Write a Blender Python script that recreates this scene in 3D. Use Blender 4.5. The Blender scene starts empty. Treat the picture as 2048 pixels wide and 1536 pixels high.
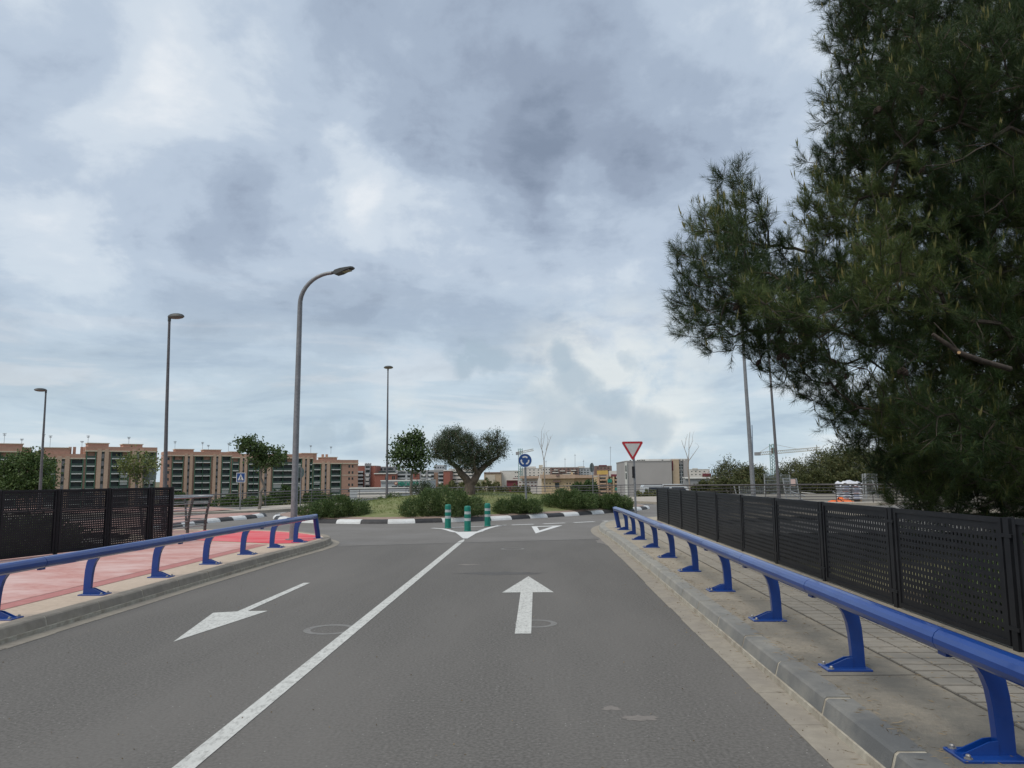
import bpy, math, random
import numpy as np
from mathutils import Vector, Matrix

R = math.radians
random.seed(7)
rng = np.random.default_rng(7)
scene = bpy.context.scene
COL = scene.collection

# ------------------------------------------------------------------ camera
CAM_M = ((0.99934015, 0.01220985, 0.03420809),
         (0.0354316, -0.12046744, -0.99208477),
         (-0.00799225, 0.99264219, -0.12082056))
EYE = Vector((0.0, 0.0, 1.6))
cam_data = bpy.data.cameras.new('camera')
cam_data.sensor_width = 36.0
cam_data.lens = 36.0 * 1540.0 / 2048.0
cam_data.clip_start = 0.05
cam_data.clip_end = 9000.0
cam = bpy.data.objects.new('camera', cam_data)
COL.objects.link(cam)
cam.matrix_world = Matrix.Translation(EYE) @ Matrix(CAM_M).to_4x4()
scene.camera = cam

# ------------------------------------------------------------------ sky and sun
SUN_EL, SUN_AZ = R(55), R(228)          # azimuth clockwise from +Y
world = bpy.data.worlds.new('World')
scene.world = world
world.use_nodes = True
wn, wl = world.node_tree.nodes, world.node_tree.links
wn.clear()


def wnode(t, **kw):
    n = wn.new(t)
    for k, v in kw.items():
        setattr(n, k, v)
    return n


def wmath(op, a, b=None, c=None, clamp=False):
    n = wnode('ShaderNodeMath', operation=op, use_clamp=clamp)
    for i, v in enumerate((a, b, c)):
        if v is None:
            continue
        if isinstance(v, (int, float)):
            n.inputs[i].default_value = v
        else:
            wl.new(v, n.inputs[i])
    return n.outputs[0]


def wramp(fac, stops):
    n = wnode('ShaderNodeValToRGB')
    n.color_ramp.interpolation = 'EASE'
    el = n.color_ramp.elements
    el[0].position, el[0].color = stops[0][0], (*stops[0][1], 1)
    el[1].position, el[1].color = stops[-1][0], (*stops[-1][1], 1)
    for p, c in stops[1:-1]:
        e = el.new(p)
        e.color = (*c, 1)
    wl.new(fac, n.inputs[0])
    return n.outputs[0]


def wmix(fac, a, b, mode='MIX'):
    n = wnode('ShaderNodeMix', data_type='RGBA', blend_type=mode)
    for i, v in ((0, fac), (6, a), (7, b)):
        if isinstance(v, (int, float)):
            n.inputs[i].default_value = v
        elif isinstance(v, tuple):
            n.inputs[i].default_value = (*v, 1)
        else:
            wl.new(v, n.inputs[i])
    return n.outputs[2]


def wnoise(vec, scale, detail=6, rough=0.55, dist=0.0):
    n = wnode('ShaderNodeTexNoise')
    n.inputs['Scale'].default_value = scale
    n.inputs['Detail'].default_value = detail
    n.inputs['Roughness'].default_value = rough
    n.inputs['Distortion'].default_value = dist
    wl.new(vec, n.inputs['Vector'])
    return n.outputs['Fac']


# where the larger cloud masses stand: picture position, inner and outer radius in degrees, lift
CLOUD_BANKS = [(950, 280, 3, 9, -0.085), (1180, 310, 3, 10, -0.085), (900, 90, 3, 13, -0.045), (1200, 130, 3, 14, -0.05), (1420, 330, 2, 9, -0.04),
               (620, 250, 2, 10, -0.035), (440, 430, 2, 9, -0.045), (560, 560, 2, 9, -0.04), (60, 480, 2, 8, -0.03), (1150, 600, 2, 10, -0.02),
               (790, 420, 1, 5.5, 0.085), (980, 455, 1, 5, 0.10), (1230, 450, 1, 6, 0.10), (700, 340, 1, 3.5, 0.06), (640, 480, 1, 5, 0.05),
               (160, 150, 3, 11, 0.03), (430, 80, 2, 8, 0.035), (300, 290, 2, 7, 0.04), (100, 560, 1, 6, 0.07), (30, 50, 2, 7, -0.03), (1550, 120, 4, 12, 0.03)]
tc = wnode('ShaderNodeTexCoord')
sep = wnode('ShaderNodeSeparateXYZ')
wl.new(tc.outputs['Generated'], sep.inputs[0])
wx, wy, wz = sep.outputs
zc = wmath('ADD', wmath('MAXIMUM', wz, 0.0), 0.24)
cu, cv = wmath('DIVIDE', wx, zc), wmath('DIVIDE', wy, zc)
comb = wnode('ShaderNodeCombineXYZ')
wl.new(cu, comb.inputs[0]); wl.new(cv, comb.inputs[1])
comb.inputs[2].default_value = 3.7
plane_vec = comb.outputs[0]


def wrange(v, a, b, c=0.0, d=1.0):
    m = wnode('ShaderNodeMapRange', interpolation_type='SMOOTHSTEP')
    for k, q in enumerate((a, b, c, d)):
        m.inputs[k + 1].default_value = q
    wl.new(v, m.inputs[0])
    return m.outputs[0]


def look(px, py):
    v = Vector(((px - 1024) / 1540, -(py - 768) / 1540, -1.0))
    return Matrix(CAM_M) @ v


def bump_at(direction, inner, outer):
    """1 near a direction of the sky, 0 away from it (a cloud bank's place), with a ragged rim"""
    d = Vector(direction).normalized()
    n = wnode('ShaderNodeVectorMath', operation='DOT_PRODUCT')
    wl.new(warped, n.inputs[0])
    n.inputs[1].default_value = d
    return wrange(n.outputs['Value'], math.cos(R(outer)), math.cos(R(inner)))


# directions nudged by noise, so that cloud banks have torn edges
nz = wnode('ShaderNodeTexNoise')
nz.inputs['Scale'].default_value = 4.5; nz.inputs['Detail'].default_value = 6; nz.inputs['Roughness'].default_value = 0.6
wl.new(tc.outputs['Generated'], nz.inputs['Vector'])
w1 = wnode('ShaderNodeVectorMath', operation='SUBTRACT'); wl.new(nz.outputs['Color'], w1.inputs[0]); w1.inputs[1].default_value = (0.5, 0.5, 0.5)
w2 = wnode('ShaderNodeVectorMath', operation='SCALE'); wl.new(w1.outputs[0], w2.inputs[0]); w2.inputs['Scale'].default_value = 0.17
w3 = wnode('ShaderNodeVectorMath', operation='ADD'); wl.new(w2.outputs[0], w3.inputs[0]); wl.new(tc.outputs['Generated'], w3.inputs[1])
w4 = wnode('ShaderNodeVectorMath', operation='NORMALIZE'); wl.new(w3.outputs[0], w4.inputs[0])
warped = w4.outputs[0]

big = wnoise(plane_vec, 0.9, 3, 0.5, 0.2)
mid = wnoise(plane_vec, 2.6, 9, 0.60, 0.25)
fine = wnoise(tc.outputs['Generated'], 9.0, 7, 0.6, 0.2)
cover = wmath('ADD', wmath('MULTIPLY', big, 0.36), wmath('ADD', wmath('MULTIPLY', mid, 0.46), wmath('MULTIPLY', fine, 0.18)))
bank = 0.0
for (a, b, i_, o_, k) in CLOUD_BANKS:
    bank = wmath('ADD', bank, wmath('MULTIPLY', bump_at(look(a, b), i_, o_), k))
cover = wmath('ADD', cover, bank)
cloud = wramp(cover, [(0.28, (2.3, 2.85, 3.8)), (0.36, (3.15, 3.8, 4.9)), (0.43, (3.95, 4.75, 5.95)), (0.51, (5.1, 6.0, 7.2)),
                      (0.59, (6.6, 7.4, 8.3)), (0.72, (8.6, 9.0, 9.4))])
# paler, bluer veil towards the horizon, drawn out in long streaks
hz_f = wrange(wz, 0.30, 0.02, 0.0, 0.78)
st = wnode('ShaderNodeVectorMath', operation='MULTIPLY')
wl.new(tc.outputs['Generated'], st.inputs[0]); st.inputs[1].default_value = (1.7, 1.7, 11.0)
streak = wnoise(st.outputs[0], 1.9, 8, 0.58, 0.5)
veil = wramp(streak, [(0.36, (4.6, 5.9, 7.0)), (0.5, (6.0, 7.3, 8.1)), (0.62, (7.9, 8.6, 8.9))])
cloud = wmix(hz_f, cloud, veil)
# brighter break low ahead, with cumulus heads standing in it
pf = wnode('ShaderNodeVectorMath', operation='MULTIPLY')
wl.new(tc.outputs['Generated'], pf.inputs[0]); pf.inputs[1].default_value = (1, 1, 1.5)
lump = wnoise(pf.outputs[0], 13.0, 8, 0.6, 0.3)
for (a, b, i_, o_, k, c_) in ((1230, 770, 1.0, 9.5, 0.85, (8.6, 8.9, 8.7)), (770, 860, 0.5, 4.0, 0.6, (7.9, 8.2, 8.2))):
    cloud = wmix(wmath('MULTIPLY', bump_at(look(a, b), i_, o_), wrange(lump, 0.36, 0.62, 0.0, k * 0.8)), cloud, c_)
for (a, b, i_, o_, k) in ((1130, 695, 0.5, 1.6, 0.75), (1155, 745, 0.6, 2.0, 0.75), (1220, 790, 0.6, 2.0, 0.7), (1110, 830, 0.8, 3.2, 0.6), (1200, 850, 0.8, 3.2, 0.55), (1300, 830, 0.8, 2.4, 0.65), (935, 735, 0.5, 1.7, 0.75), (990, 725, 0.6, 1.9, 0.75), (610, 855, 0.3, 1.4, 0.6), (665, 858, 0.2, 0.9, 0.5), (1265, 692, 0.2, 0.9, 0.4)):
    m_ = wmath('MULTIPLY', bump_at(look(a, b), i_, o_), wrange(lump, 0.34, 0.46))
    cloud = wmix(wmath('MULTIPLY', m_, k), cloud, (4.1, 5.15, 6.1))
sky = wnode('ShaderNodeTexSky', sky_type='NISHITA', sun_disc=False)
sky.sun_elevation = SUN_EL
sky.sun_rotation = SUN_AZ
sky.altitude = 30
sky.dust_density = 2.0
allsky = wmix(0.93, sky.outputs[0], cloud)
bg = wnode('ShaderNodeBackground')
bg.inputs['Strength'].default_value = 0.071
wl.new(allsky, bg.inputs['Color'])
wout = wnode('ShaderNodeOutputWorld')
wl.new(bg.outputs[0], wout.inputs['Surface'])

sun_data = bpy.data.lights.new('sun', 'SUN')
sun_data.energy = 1.5
sun_data.angle = R(30)
sun_data.color = (1.0, 0.93, 0.82)
sun = bpy.data.objects.new('sun', sun_data)
COL.objects.link(sun)
sun_dir = Vector((math.sin(SUN_AZ) * math.cos(SUN_EL), math.cos(SUN_AZ) * math.cos(SUN_EL), math.sin(SUN_EL)))
sun.rotation_euler = sun_dir.to_track_quat('Z', 'Y').to_euler()
sun.location = (0, 0, 60)

vs = scene.view_settings
vs.view_transform = 'Standard'
vs.look = 'None'
vs.exposure = 0.5
vs.gamma = 1.0
vs.use_curve_mapping = False
scene.render.engine = 'CYCLES'
scene.cycles.max_bounces = 5
scene.cycles.diffuse_bounces = 3
scene.cycles.transparent_max_bounces = 8
scene.cycles.use_denoising = True

# ------------------------------------------------------------------ helpers


def tag(o, label=None, cat=None, group=None, kind=None):
    if label: o['label'] = label
    if cat: o['category'] = cat
    if group: o['group'] = group
    if kind: o['kind'] = kind
    return o


def empty(name, loc=(0, 0, 0), rz=0.0, **kw):
    o = bpy.data.objects.new(name, None)
    COL.objects.link(o)
    o.location = loc
    o.rotation_euler = (0, 0, rz)
    o.empty_display_size = 0.1
    return tag(o, **kw)


def link(name, me, parent=None, loc=(0, 0, 0), rz=0.0, **kw):
    o = bpy.data.objects.new(name, me)
    COL.objects.link(o)
    o.parent = parent
    o.location = loc
    o.rotation_euler = (0, 0, rz)
    return tag(o, **kw)


def dup(o, parent=None, depth=0):
    c = o.copy()
    COL.objects.link(c)
    c.parent = parent
    for ch in list(o.children):
        dup(ch, c, depth + 1)
    return c


class MB:
    """collects vertices and faces of one mesh"""

    def __init__(self):
        self.v, self.f, self.m = [], [], []

    def add(self, vs_, fs, mi=0):
        b = len(self.v)
        self.v += [tuple(p) for p in vs_]
        self.f += [tuple(b + i for i in q) for q in fs]
        self.m += [mi] * len(fs)
        return self

    def box(self, lo, hi, mi=0):
        x0, y0, z0 = lo; x1, y1, z1 = hi
        return self.add([(x0, y0, z0), (x1, y0, z0), (x1, y1, z0), (x0, y1, z0), (x0, y0, z1), (x1, y0, z1), (x1, y1, z1), (x0, y1, z1)],
                        [(0, 3, 2, 1), (4, 5, 6, 7), (0, 1, 5, 4), (1, 2, 6, 5), (2, 3, 7, 6), (3, 0, 4, 7)], mi)

    def bbox(self, lo, hi, b=0.01, mi=0):
        """box with its top edges chamfered"""
        x0, y0, z0 = lo; x1, y1, z1 = hi
        vs_ = [(x0, y0, z0), (x1, y0, z0), (x1, y1, z0), (x0, y1, z0), (x0, y0, z1 - b), (x1, y0, z1 - b), (x1, y1, z1 - b), (x0, y1, z1 - b),
               (x0 + b, y0 + b, z1), (x1 - b, y0 + b, z1), (x1 - b, y1 - b, z1), (x0 + b, y1 - b, z1)]
        fs = [(0, 3, 2, 1), (8, 9, 10, 11)]
        for i in range(4):
            j = (i + 1) % 4
            fs += [(i, j, 4 + j, 4 + i), (4 + i, 4 + j, 8 + j, 8 + i)]
        return self.add(vs_, fs, mi)

    def obox(self, c, half, ax, mi=0):
        """box about centre c with half sizes along the three axes ax"""
        c = Vector(c); a = [Vector(q) * h for q, h in zip(ax, half)]
        vs_ = [c + a[0] * sx + a[1] * sy + a[2] * sz for sz in (-1, 1) for sx, sy in ((-1, -1), (1, -1), (1, 1), (-1, 1))]
        return self.add(vs_, [(0, 3, 2, 1), (4, 5, 6, 7), (0, 1, 5, 4), (1, 2, 6, 5), (2, 3, 7, 6), (3, 0, 4, 7)], mi)

    def tube(self, path, rad, n=8, caps=True, mi=0, squash=None):
        path = [Vector(p) for p in path]
        if isinstance(rad, (int, float)):
            rad = [rad] * len(path)
        rings = []
        prev = None
        for i, p in enumerate(path):
            t = (path[min(i + 1, len(path) - 1)] - path[max(i - 1, 0)])
            t = t.normalized() if t.length > 1e-9 else Vector((0, 0, 1))
            ref = prev if prev is not None else (Vector((0, 0, 1)) if abs(t.z) < 0.9 else Vector((1, 0, 0)))
            a = ref - t * ref.dot(t)
            a = a.normalized() if a.length > 1e-6 else t.orthogonal().normalized()
            prev = a
            b = t.cross(a)
            sq = squash or (1, 1)
            rings.append([p + (a * math.cos(2 * math.pi * k / n) * sq[0] + b * math.sin(2 * math.pi * k / n) * sq[1]) * rad[i] for k in range(n)])
        vs_ = [q for r in rings for q in r]
        fs = []
        for i in range(len(rings) - 1):
            for k in range(n):
                k2 = (k + 1) % n
                fs.append((i * n + k, i * n + k2, (i + 1) * n + k2, (i + 1) * n + k))
        if caps:
            fs.append(tuple(reversed(range(n))))
            fs.append(tuple((len(rings) - 1) * n + k for k in range(n)))
        return self.add(vs_, fs, mi)

    def lathe(self, prof, c=(0, 0, 0), n=16, mi=0):
        """profile [(radius, z)] turned about the vertical through c"""
        vs_ = [(c[0] + r * math.cos(2 * math.pi * k / n), c[1] + r * math.sin(2 * math.pi * k / n), c[2] + z) for r, z in prof for k in range(n)]
        fs = []
        for i in range(len(prof) - 1):
            for k in range(n):
                k2 = (k + 1) % n
                fs.append((i * n + k, i * n + k2, (i + 1) * n + k2, (i + 1) * n + k))
        fs.append(tuple(reversed(range(n))))
        fs.append(tuple((len(prof) - 1) * n + k for k in range(n)))
        return self.add(vs_, fs, mi)

    def prism(self, poly, axis, lo, hi, mi=0):
        """polygon (2D) swept along axis 'x', 'y' or 'z' from lo to hi"""
        n = len(poly)

        def p3(q, t):
            return {'x': (t, q[0], q[1]), 'y': (q[0], t, q[1]), 'z': (q[0], q[1], t)}[axis]
        vs_ = [p3(q, lo) for q in poly] + [p3(q, hi) for q in poly]
        fs = [tuple(range(n)), tuple(reversed(range(n, 2 * n)))]
        fs += [(i, n + i, n + (i + 1) % n, (i + 1) % n) for i in range(n)]
        return self.add(vs_, fs, mi)

    def mesh(self, name, mats, off=(0, 0, 0), smooth=False):
        me = bpy.data.meshes.new(name)
        ox, oy, oz = off
        me.from_pydata([(a - ox, b - oy, c - oz) for a, b, c in self.v], [], self.f)
        if not isinstance(mats, (list, tuple)):
            mats = [mats]
        for m in mats:
            me.materials.append(m)
        if len(mats) > 1:
            me.polygons.foreach_set('material_index', self.m)
        me.update()
        import bmesh
        bm = bmesh.new(); bm.from_mesh(me)
        bmesh.ops.recalc_face_normals(bm, faces=bm.faces)
        bm.to_mesh(me); bm.free()
        if smooth:
            me.polygons.foreach_set('use_smooth', [True] * len(me.polygons))
            try:
                me.set_sharp_from_angle(angle=R(40))
            except Exception:
                pass
        return me

    def build(self, name, mats, parent=None, smooth=False, world=False, **kw):
        """world=True: vertices are in world metres; they are moved into the parent's frame (parents built so are not rotated)"""
        off = (0, 0, 0)
        if world and parent is not None:
            p = parent
            ox = Vector((0, 0, 0))
            while p is not None:
                ox += p.location
                p = p.parent
            off = tuple(ox)
        return link(name, self.mesh(name, mats, off, smooth), parent, **kw)


def sheet(name, pts, z, mat_, parent=None, world=True, **kw):
    m = MB()
    m.add([(x, y, z) for x, y in pts], [tuple(range(len(pts)))])
    return m.build(name, mat_, parent, world=world, **kw)


def sheet_tri(name, pts, z, mat_, parent=None, **kw):
    """flat outline with hollows, triangulated"""
    from mathutils.geometry import tessellate_polygon
    tris = tessellate_polygon([[Vector((x, y, 0)) for x, y in pts]])
    m = MB()
    m.add([(x, y, z) for x, y in pts], [tuple(t) for t in tris])
    return m.build(name, mat_, parent, world=True, **kw)


def survey(px, py, Y):
    """point of the place seen at a picture position, at distance Y ahead"""
    d = look(px, py)
    return EYE + d * (Y / d.y)


def survey_x(px, Y):
    return survey(px, 955, Y).x


def survey_z(px, py, Y):
    return survey(px, py, Y).z


def smooth_path(pts, step=0.5):
    """Catmull-Rom through points (2D or 3D), resampled"""
    P = [np.array(p, float) for p in pts]
    P = [2 * P[0] - P[1]] + P + [2 * P[-1] - P[-2]]
    out = []
    for i in range(1, len(P) - 2):
        n = max(1, int(np.linalg.norm(P[i + 1] - P[i]) / step))
        for k in range(n):
            t = k / n
            a, b, c, d = P[i - 1:i + 3]
            out.append(0.5 * (2 * b + (c - a) * t + (2 * a - 5 * b + 4 * c - d) * t * t + (3 * b - a - 3 * c + d) * t ** 3))
    out.append(P[-2])
    return [tuple(float(q) for q in p) for p in out]


def offset2(path, d):
    """2D path moved sideways by d (positive: to the left of its direction)"""
    out = []
    for i, p in enumerate(path):
        a = Vector(path[max(i - 1, 0)][:2]); b = Vector(path[min(i + 1, len(path) - 1)][:2])
        t = (b - a).normalized()
        out.append((p[0] - t.y * d, p[1] + t.x * d))
    return out


def arc_points(path, length):
    """split a 2D path into pieces of the given length; returns list of point lists"""
    pieces, cur, acc = [], [path[0]], 0.0
    for i in range(len(path) - 1):
        a, b = Vector(path[i][:2]), Vector(path[i + 1][:2])
        L = (b - a).length
        pos = 0.0
        while acc + (L - pos) >= length:
            pos += length - acc
            q = a.lerp(b, pos / L)
            cur.append((q.x, q.y)); pieces.append(cur); cur = [(q.x, q.y)]; acc = 0.0
        acc += L - pos
        if L - pos > 1e-6:
            cur.append((b.x, b.y))
    if len(cur) > 1:
        pieces.append(cur)
    return pieces


def sweep2(mb, path, prof, mi=0, closed_ends=True):
    """profile [(offset, z)] swept along a 2D path; offset is to the left of the path"""
    n = len(prof)
    rows = [offset2(path, o) for o, z in prof]
    vs_ = [(rows[j][i][0], rows[j][i][1], prof[j][1]) for i in range(len(path)) for j in range(n)]
    fs = []
    for i in range(len(path) - 1):
        for j in range(n - 1):
            fs.append((i * n + j, i * n + j + 1, (i + 1) * n + j + 1, (i + 1) * n + j))
    if closed_ends:
        fs.append(tuple(range(n)))
        fs.append(tuple(reversed(range((len(path) - 1) * n, len(path) * n))))
    return mb.add(vs_, fs, mi)


# ------------------------------------------------------------------ materials
MATS = {}


def mat(name, c1, c2=None, scale=3.0, detail=6.0, rough=0.8, bump=0.0, bscale=None, metal=0.0, spec=0.4, c3=None, scale3=0.4, amt3=0.5, stretch=None, stretch3=None,
        fleck=None, coat=0.0, lo=0.35, hi=0.65, grime_shade=None):
    """base colour varying between c1 and c2 on fine noise, c3 on broad patches, with fine relief"""
    m = bpy.data.materials.new(name)
    m.use_nodes = True
    nt = m.node_tree; N = nt.nodes; L = nt.links
    bsdf = N['Principled BSDF']
    bsdf.inputs['Roughness'].default_value = rough
    bsdf.inputs['Metallic'].default_value = metal
    bsdf.inputs['Specular IOR Level'].default_value = spec
    if coat:
        bsdf.inputs['Coat Weight'].default_value = coat
    if c2 is None:
        c2 = c1
    geo = N.new('ShaderNodeNewGeometry')
    vec = geo.outputs['Position']
    if stretch:
        mp = N.new('ShaderNodeVectorMath'); mp.operation = 'MULTIPLY'
        mp.inputs[1].default_value = stretch
        L.new(vec, mp.inputs[0]); vec2 = mp.outputs[0]
    else:
        vec2 = vec

    def noise(v, s, d=detail, r=0.6):
        n = N.new('ShaderNodeTexNoise')
        n.inputs['Scale'].default_value = s; n.inputs['Detail'].default_value = d; n.inputs['Roughness'].default_value = r
        L.new(v, n.inputs['Vector'])
        return n.outputs['Fac']

    def mrange(v, a, b, c=0.0, d=1.0):
        n = N.new('ShaderNodeMapRange')
        for i, q in enumerate((a, b, c, d)):
            n.inputs[i + 1].default_value = q
        L.new(v, n.inputs[0])
        return n.outputs[0]

    def mix(f, a, b):
        n = N.new('ShaderNodeMix'); n.data_type = 'RGBA'
        for i, q in ((0, f), (6, a), (7, b)):
            if isinstance(q, tuple):
                n.inputs[i].default_value = (*q, 1)
            elif isinstance(q, (int, float)):
                n.inputs[i].default_value = q
            else:
                L.new(q, n.inputs[i])
        return n.outputs[2]
    f = mrange(noise(vec2, scale), lo, hi)
    col = mix(f, c1, c2)
    if c3 is not None:
        v3 = vec
        if stretch3:
            m3 = N.new('ShaderNodeVectorMath'); m3.operation = 'MULTIPLY'; m3.inputs[1].default_value = stretch3
            L.new(vec, m3.inputs[0]); v3 = m3.outputs[0]
        g = mrange(noise(v3, scale3, 5), 0.42, 0.66, 0.0, amt3)
        col = mix(g, col, c3)
    if grime_shade:
        # trodden dirt with the pine's shade put into the colour, fading along the pavement
        gc, y0, y1, amt = grime_shade
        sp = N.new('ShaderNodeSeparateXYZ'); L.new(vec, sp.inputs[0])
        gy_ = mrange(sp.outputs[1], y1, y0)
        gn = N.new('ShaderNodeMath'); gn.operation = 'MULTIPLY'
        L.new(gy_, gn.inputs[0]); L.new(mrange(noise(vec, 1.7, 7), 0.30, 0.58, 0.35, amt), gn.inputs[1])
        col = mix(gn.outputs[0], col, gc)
    if fleck:
        fs, fc, th = fleck
        w = N.new('ShaderNodeTexVoronoi'); w.inputs['Scale'].default_value = fs
        L.new(vec, w.inputs['Vector'])
        wsep = N.new('ShaderNodeSeparateColor'); L.new(w.outputs['Color'], wsep.inputs[0])
        gt = N.new('ShaderNodeMath'); gt.operation = 'GREATER_THAN'; gt.inputs[1].default_value = th
        L.new(wsep.outputs[0], gt.inputs[0])
        lt = N.new('ShaderNodeMath'); lt.operation = 'LESS_THAN'; lt.inputs[1].default_value = 0.3
        L.new(w.outputs['Distance'], lt.inputs[0])
        mu = N.new('ShaderNodeMath'); mu.operation = 'MULTIPLY'
        L.new(gt.outputs[0], mu.inputs[0]); L.new(lt.outputs[0], mu.inputs[1])
        col = mix(mu.outputs[0], col, fc)
    L.new(col, bsdf.inputs['Base Color'])
    if bump:
        b = N.new('ShaderNodeBump'); b.inputs['Strength'].default_value = bump; b.inputs['Distance'].default_value = 0.01
        L.new(noise(vec, bscale or scale * 4, 4), b.inputs['Height'])
        L.new(b.outputs[0], bsdf.inputs['Normal'])
    m['tools'] = 1
    MATS[name] = m
    return m


def leaf_mat(name, c1, c2, trans=0.25, rough=0.55, c3=None):
    """leaf colour differing from leaf to leaf, some light through the blade"""
    m = bpy.data.materials.new(name)
    m.use_nodes = True
    nt = m.node_tree; N = nt.nodes; L = nt.links
    bsdf = N['Principled BSDF']
    bsdf.inputs['Roughness'].default_value = rough
    bsdf.inputs['Specular IOR Level'].default_value = 0.3
    geo = N.new('ShaderNodeNewGeometry')
    rp = N.new('ShaderNodeValToRGB')
    rp.color_ramp.elements[0].color = (*c1, 1); rp.color_ramp.elements[1].color = (*c2, 1)
    if c3:
        e = rp.color_ramp.elements.new(0.93); e.color = (*c2, 1)
        rp.color_ramp.elements[-1].color = (*c3, 1)
    L.new(geo.outputs['Random Per Island'], rp.inputs[0])
    tr = N.new('ShaderNodeBsdfTranslucent')
    L.new(rp.outputs[0], bsdf.inputs['Base Color']); L.new(rp.outputs[0], tr.inputs['Color'])
    mx = N.new('ShaderNodeMixShader'); mx.inputs[0].default_value = trans
    L.new(bsdf.outputs[0], mx.inputs[1]); L.new(tr.outputs[0], mx.inputs[2])
    L.new(mx.outputs[0], N['Material Output'].inputs['Surface'])
    return m


def paint_mat(name, paint, under, wear=0.5, streak=(9, 2.5, 1)):
    """road paint worn through to the asphalt"""
    m = mat(name, paint, tuple(q * 0.86 for q in paint), 6, rough=0.75, bump=0.25, bscale=160)
    nt = m.node_tree; N = nt.nodes; L = nt.links
    bsdf = N['Principled BSDF']
    src = bsdf.inputs['Base Color'].links[0].from_socket
    geo = N.new('ShaderNodeNewGeometry')
    mp = N.new('ShaderNodeVectorMath'); mp.operation = 'MULTIPLY'; mp.inputs[1].default_value = streak
    L.new(geo.outputs['Position'], mp.inputs[0])
    n = N.new('ShaderNodeTexNoise'); n.inputs['Scale'].default_value = 4.0; n.inputs['Detail'].default_value = 9; n.inputs['Roughness'].default_value = 0.72
    L.new(mp.outputs[0], n.inputs['Vector'])
    r = N.new('ShaderNodeMapRange'); r.inputs[1].default_value = 0.48 + 0.12 * (1 - wear); r.inputs[2].default_value = 0.74; r.inputs[4].default_value = 0.85
    L.new(n.outputs['Fac'], r.inputs[0])
    mx = N.new('ShaderNodeMix'); mx.data_type = 'RGBA'; mx.inputs[7].default_value = (*under, 1)
    L.new(r.outputs[0], mx.inputs[0]); L.new(src, mx.inputs[6]); L.new(mx.outputs[2], bsdf.inputs['Base Color'])
    return m


ASPH = (0.128, 0.120, 0.110)
M = {}
M['asphalt'] = mat('asphalt', (0.088, 0.083, 0.076), (0.166, 0.157, 0.145), 42, rough=0.92, bump=0.28, bscale=140, c3=(0.162, 0.152, 0.140), scale3=0.6, amt3=0.75, stretch3=(1.0, 0.22, 1), fleck=(60, (0.30, 0.29, 0.27), 0.988), spec=0.3)
M['asphalt_ring'] = mat('asphalt_ring', (0.150, 0.141, 0.130), (0.180, 0.170, 0.157), 22, rough=0.92, bump=0.4, bscale=110, c3=(0.215, 0.205, 0.195), scale3=0.45, amt3=0.6, spec=0.3)
M['paint'] = paint_mat('road_paint', (0.60, 0.60, 0.565), ASPH, 0.95, (7, 3, 1))
M['paint_fresh'] = paint_mat('road_paint_fresh', (0.70, 0.70, 0.68), ASPH, 0.15)
M['chalk'] = paint_mat('faint_ring_mark', (0.215, 0.208, 0.196), ASPH, 0.9, (3, 3, 1))
M['seam'] = mat('seam', (0.20, 0.195, 0.185), (0.15, 0.145, 0.14), 8, rough=0.9)
M['patch'] = paint_mat('sand_stain', (0.215, 0.192, 0.172), ASPH, 0.95, (2.5, 2.5, 1))
M['dark_stain'] = paint_mat('damp_stain', (0.098, 0.093, 0.087), ASPH, 0.9, (2, 6, 1))
M['kerb'] = mat('kerb_stone_grey', (0.24, 0.235, 0.215), (0.31, 0.30, 0.27), 11, rough=0.85, bump=0.35, bscale=90, c3=(0.37, 0.345, 0.29), scale3=2.6, amt3=0.7, grime_shade=((0.115, 0.118, 0.118), 4.5, 13.0, 1.0))
M['kerb_left'] = mat('kerb_stone_worn', (0.255, 0.222, 0.178), (0.335, 0.295, 0.24), 7, rough=0.88, bump=0.25, bscale=90, c3=(0.20, 0.178, 0.15), scale3=1.6, amt3=0.6)
M['mortar'] = mat('mortar', (0.43, 0.395, 0.32), (0.33, 0.30, 0.245), 14, rough=0.95, bump=0.5, bscale=60, c3=(0.22, 0.18, 0.135), scale3=3.5, amt3=0.6)
M['gutter'] = mat('gutter_concrete', (0.33, 0.295, 0.24), (0.27, 0.24, 0.195), 10, rough=0.93, bump=0.3, bscale=90, c3=(0.235, 0.21, 0.18), scale3=2.0, amt3=0.6)
M['walk'] = mat('walk_concrete', (0.41, 0.355, 0.275), (0.27, 0.235, 0.185), 38, rough=0.95, bump=0.9, bscale=85, c3=(0.44, 0.385, 0.30), scale3=0.9, amt3=0.7, grime_shade=((0.140, 0.133, 0.116), 4.5, 14.5, 1.0))
M['walk_left'] = mat('walk_concrete_left', (0.53, 0.425, 0.33), (0.45, 0.36, 0.28), 16, rough=0.95, bump=0.4, bscale=70, c3=(0.58, 0.475, 0.38), scale3=0.9, amt3=0.5)
M['far_walk'] = mat('far_walk_concrete', (0.42, 0.375, 0.315), (0.36, 0.325, 0.275), 6, rough=0.95, c3=(0.30, 0.26, 0.22), scale3=0.5, amt3=0.5)
M['tile'] = mat('paving_tile', (0.28, 0.252, 0.21), (0.35, 0.315, 0.262), 12, rough=0.92, bump=0.35, bscale=80, c3=(0.40, 0.36, 0.30), scale3=1.1, amt3=0.55, grime_shade=((0.165, 0.157, 0.14), 5.0, 16.0, 1.0))
M['joint'] = mat('paving_joint', (0.06, 0.055, 0.048), (0.10, 0.09, 0.078), 25, rough=0.98)
M['pink'] = mat('pink_paving', (0.46, 0.225, 0.20), (0.56, 0.32, 0.285), 5, rough=0.92, bump=0.3, bscale=50, c3=(0.63, 0.46, 0.43), scale3=1.3, amt3=0.85, stretch=(1.6, 4.0, 1), stretch3=(0.8, 1.6, 1))
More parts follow.
